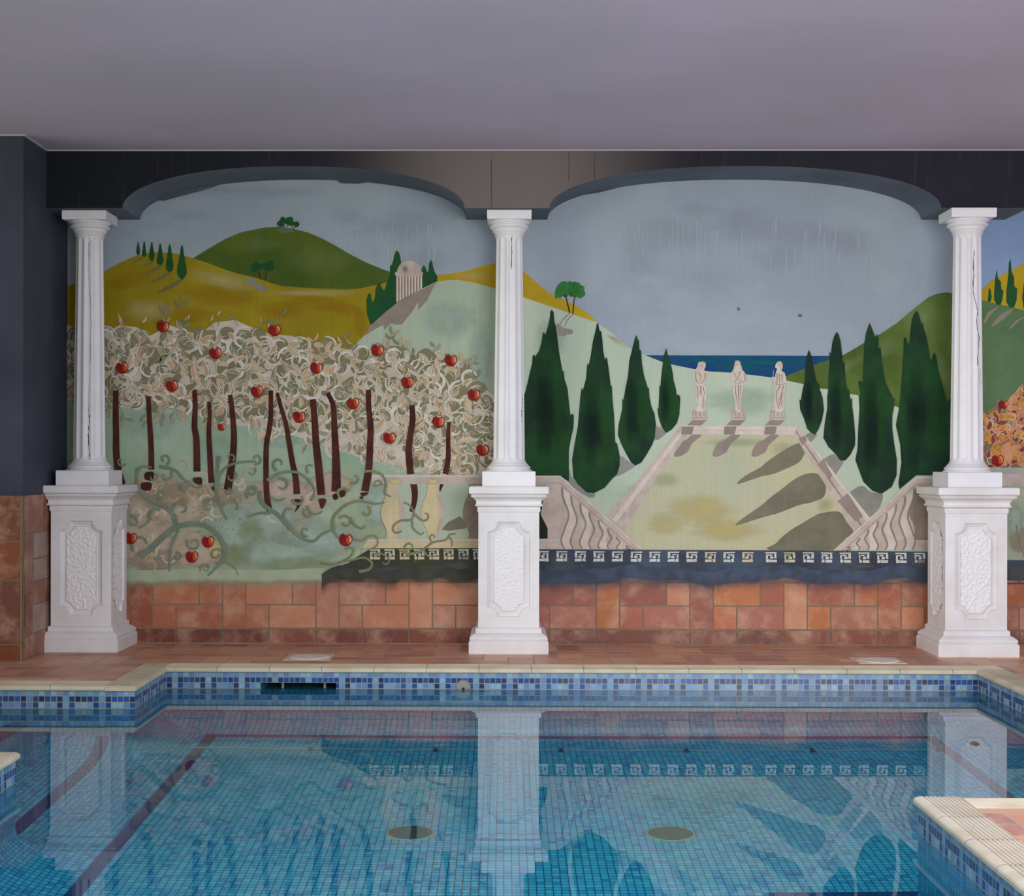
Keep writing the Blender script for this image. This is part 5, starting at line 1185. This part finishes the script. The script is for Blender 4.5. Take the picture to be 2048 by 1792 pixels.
wall_inlet((XRR, 6.40, ZW-.30), (0,-1,0), 'round white inlet under water in the right pool wall')
wall_inlet((XL, 6.72, ZW-.34), (0,1,0), 'round white inlet under water in the short left pool wall')
def drain(px, label):
    y = 5.30; x = (px-1009)/2981*y
    e = empty('floor_drain', (x, y, ZF), label, 'drain')
    b = MB(); disc(b, (x,y,ZF), XA, YA, ((.088,0),(.087,.004),(.080,.006)), M_yp); b.build('rim', e)
    t_ = MATS.get('drain'); 
    if not t_:
        k = NT('drain_grate'); t_ = MATS['drain'] = k.done(k.bsdf(S(84,96,92), .6, .3))
    b = MB(); disc(b, (x,y,ZF+.0062), XA, YA, ((.080,0),(.070,.003),(.02,.006)), t_); b.build('grate', e)
drain(822, 'round grey drain on pool floor nearest the orchard side'); drain(1342, 'round grey drain on pool floor to the right of the pedestal reflection')
# pale cable lying on the pool floor with dark clips
yc = 6.55; zc = ZF+.012
e = empty('floor_cable', (.1, yc, ZF), 'thin pale cable with dark clips lying along the far pool floor', 'cable')
t = NT('cable_white'); M_cab = t.done(t.bsdf(S(190,206,206), .5, .4)); t = NT('clip_dark'); M_clip = t.done(t.bsdf(S(20,70,84), .6, .3))
def tube(b, pts, r, m, n=8):
    prev = None
    for i, p in enumerate(pts):
        p = Vector(p); d = (Vector(pts[min(i+1,len(pts)-1)])-Vector(pts[max(i-1,0)])).normalized(); s = d.cross(Vector(ZA)).normalized(); w = s.cross(d)
        cur = [b.V(p+s*(r*math.cos(2*PI*k/n))+w*(r*math.sin(2*PI*k/n))) for k in range(n)]
        if prev:
            for k in range(n): b.face((prev[k], prev[(k+1) % n], cur[(k+1) % n], cur[k]), m, None, None, True)
        prev = cur
b = MB(); tube(b, [(-1.45+3.35*i/80, yc+.012*math.sin(i*PI/80*7)**2-.004, zc) for i in range(81)], .010, M_cab); b.build('wire', e)
for i in range(7):
    x = -1.40+i*.55; b = MB(); b.box(x-.009, x+.009, yc-.03, yc+.02, ZF, ZF+.026, M_clip); b.build('clip', e)

# scrap floating on the water
M_scrap = paint('brown_scrap', S(150,112,72), S(96,70,46), 60)
b = MB(); sx_, sy_ = 1.79, 5.69; n = 11; rm = []; tp_ = []
for i in range(n):
    a_ = 2*PI*i/n; r_ = .017*R0.uniform(.6,1.25)
    rm.append(b.V((sx_+r_*math.cos(a_), sy_+1.5*r_*math.sin(a_), ZW+.0004))); tp_.append(b.V((sx_+.6*r_*math.cos(a_), sy_+.9*r_*math.sin(a_), ZW+R0.uniform(.004,.009))))
for i in range(n): b.face((rm[i], rm[(i+1) % n], tp_[(i+1) % n], tp_[i]), M_scrap)
b.face(tp_, M_scrap)
props(b.build('floating_scrap'), 'small brown scrap floating on the water above the right pedestal reflection', 'scrap')

# ================================================================== CAMERA, LIGHT, WORLD
bpy.context.scene.cycles.transparent_max_bounces = 48; bpy.context.scene.cycles.max_bounces = 9
cam = bpy.data.cameras.new('camera'); co = bpy.data.objects.new('camera', cam); C.objects.link(co)
cam.sensor_width = 36; cam.sensor_fit = 'HORIZONTAL'; cam.lens = F*36/2048; cam.shift_x = (1024-PCX)/2048; cam.shift_y = (PCY-896)/2048
co.matrix_world = Matrix(((RIGHT.x,UP.x,-FWD.x,CAM.x),(RIGHT.y,UP.y,-FWD.y,CAM.y),(RIGHT.z,UP.z,-FWD.z,CAM.z),(0,0,0,1)))
cam.clip_start = .05; bpy.context.scene.camera = co
def area(name, loc, target, sx, sy, power, col):
    l = bpy.data.lights.new(name, 'AREA'); l.shape = 'RECTANGLE'; l.size = sx; l.size_y = sy; l.energy = power; l.color = col
    o = bpy.data.objects.new(name, l); C.objects.link(o); o.location = loc
    o.rotation_euler = (Vector(target)-Vector(loc)).to_track_quat('-Z', 'Y').to_euler(); return o
LP = dict(right=(.31,(.26,.36,1)), front=(.192,(1,.99,1)), down=(.74,(.66,.72,1)), up=(.45,(1,.97,1)), left=(.155,(1,.97,.94)), world=(1.85,(1,1,.83)))
#LP#
def lamp(key, name, loc, target, sx, sy, base, spread=180):
    k, c = LP[key]; o = area(name, loc, target, sx, sy, base*k, c); o.data.spread = math.radians(spread)
lamp('right', 'right_window_light', (5.4, 5.4, 1.6), (1.5, 7.6, 1.1), 2.0, 1.6, 60)
lamp('front', 'front_window_light', (2.3, .2, 1.45), (.95, 7.8, 1.15), 3.0, 1.8, 200, 80)
lamp('left', 'added_left_fill', (-3.6, 4.4, 1.1), (2.2, 7.4, .9), 1.2, 1.2, 60, 50)  # unseen fill, added to brighten the right pedestal's left side
lamp('down', 'ceiling_light', (.8, 3.1, 2.50), (.8, 3.1, 0), 3.2, 2.4, 150)
lamp('up', 'added_ceiling_fill', (.6, 2.9, .05), (.6, 3.1, 3), 2.0, 0.8, 60)  # unseen fill aimed upward, added to lift the near ceiling
w = bpy.data.worlds.new('world'); bpy.context.scene.world = w; w.use_nodes = True
w.node_tree.nodes['Background'].inputs[0].default_value = (*LP['world'][1], 1); w.node_tree.nodes['Background'].inputs[1].default_value = .4*LP['world'][0]
vs = bpy.context.scene.view_settings; vs.view_transform = 'Standard'; vs.look = 'None'; vs.gamma = 1; vs.use_curve_mapping = False; vs.exposure = 0.0
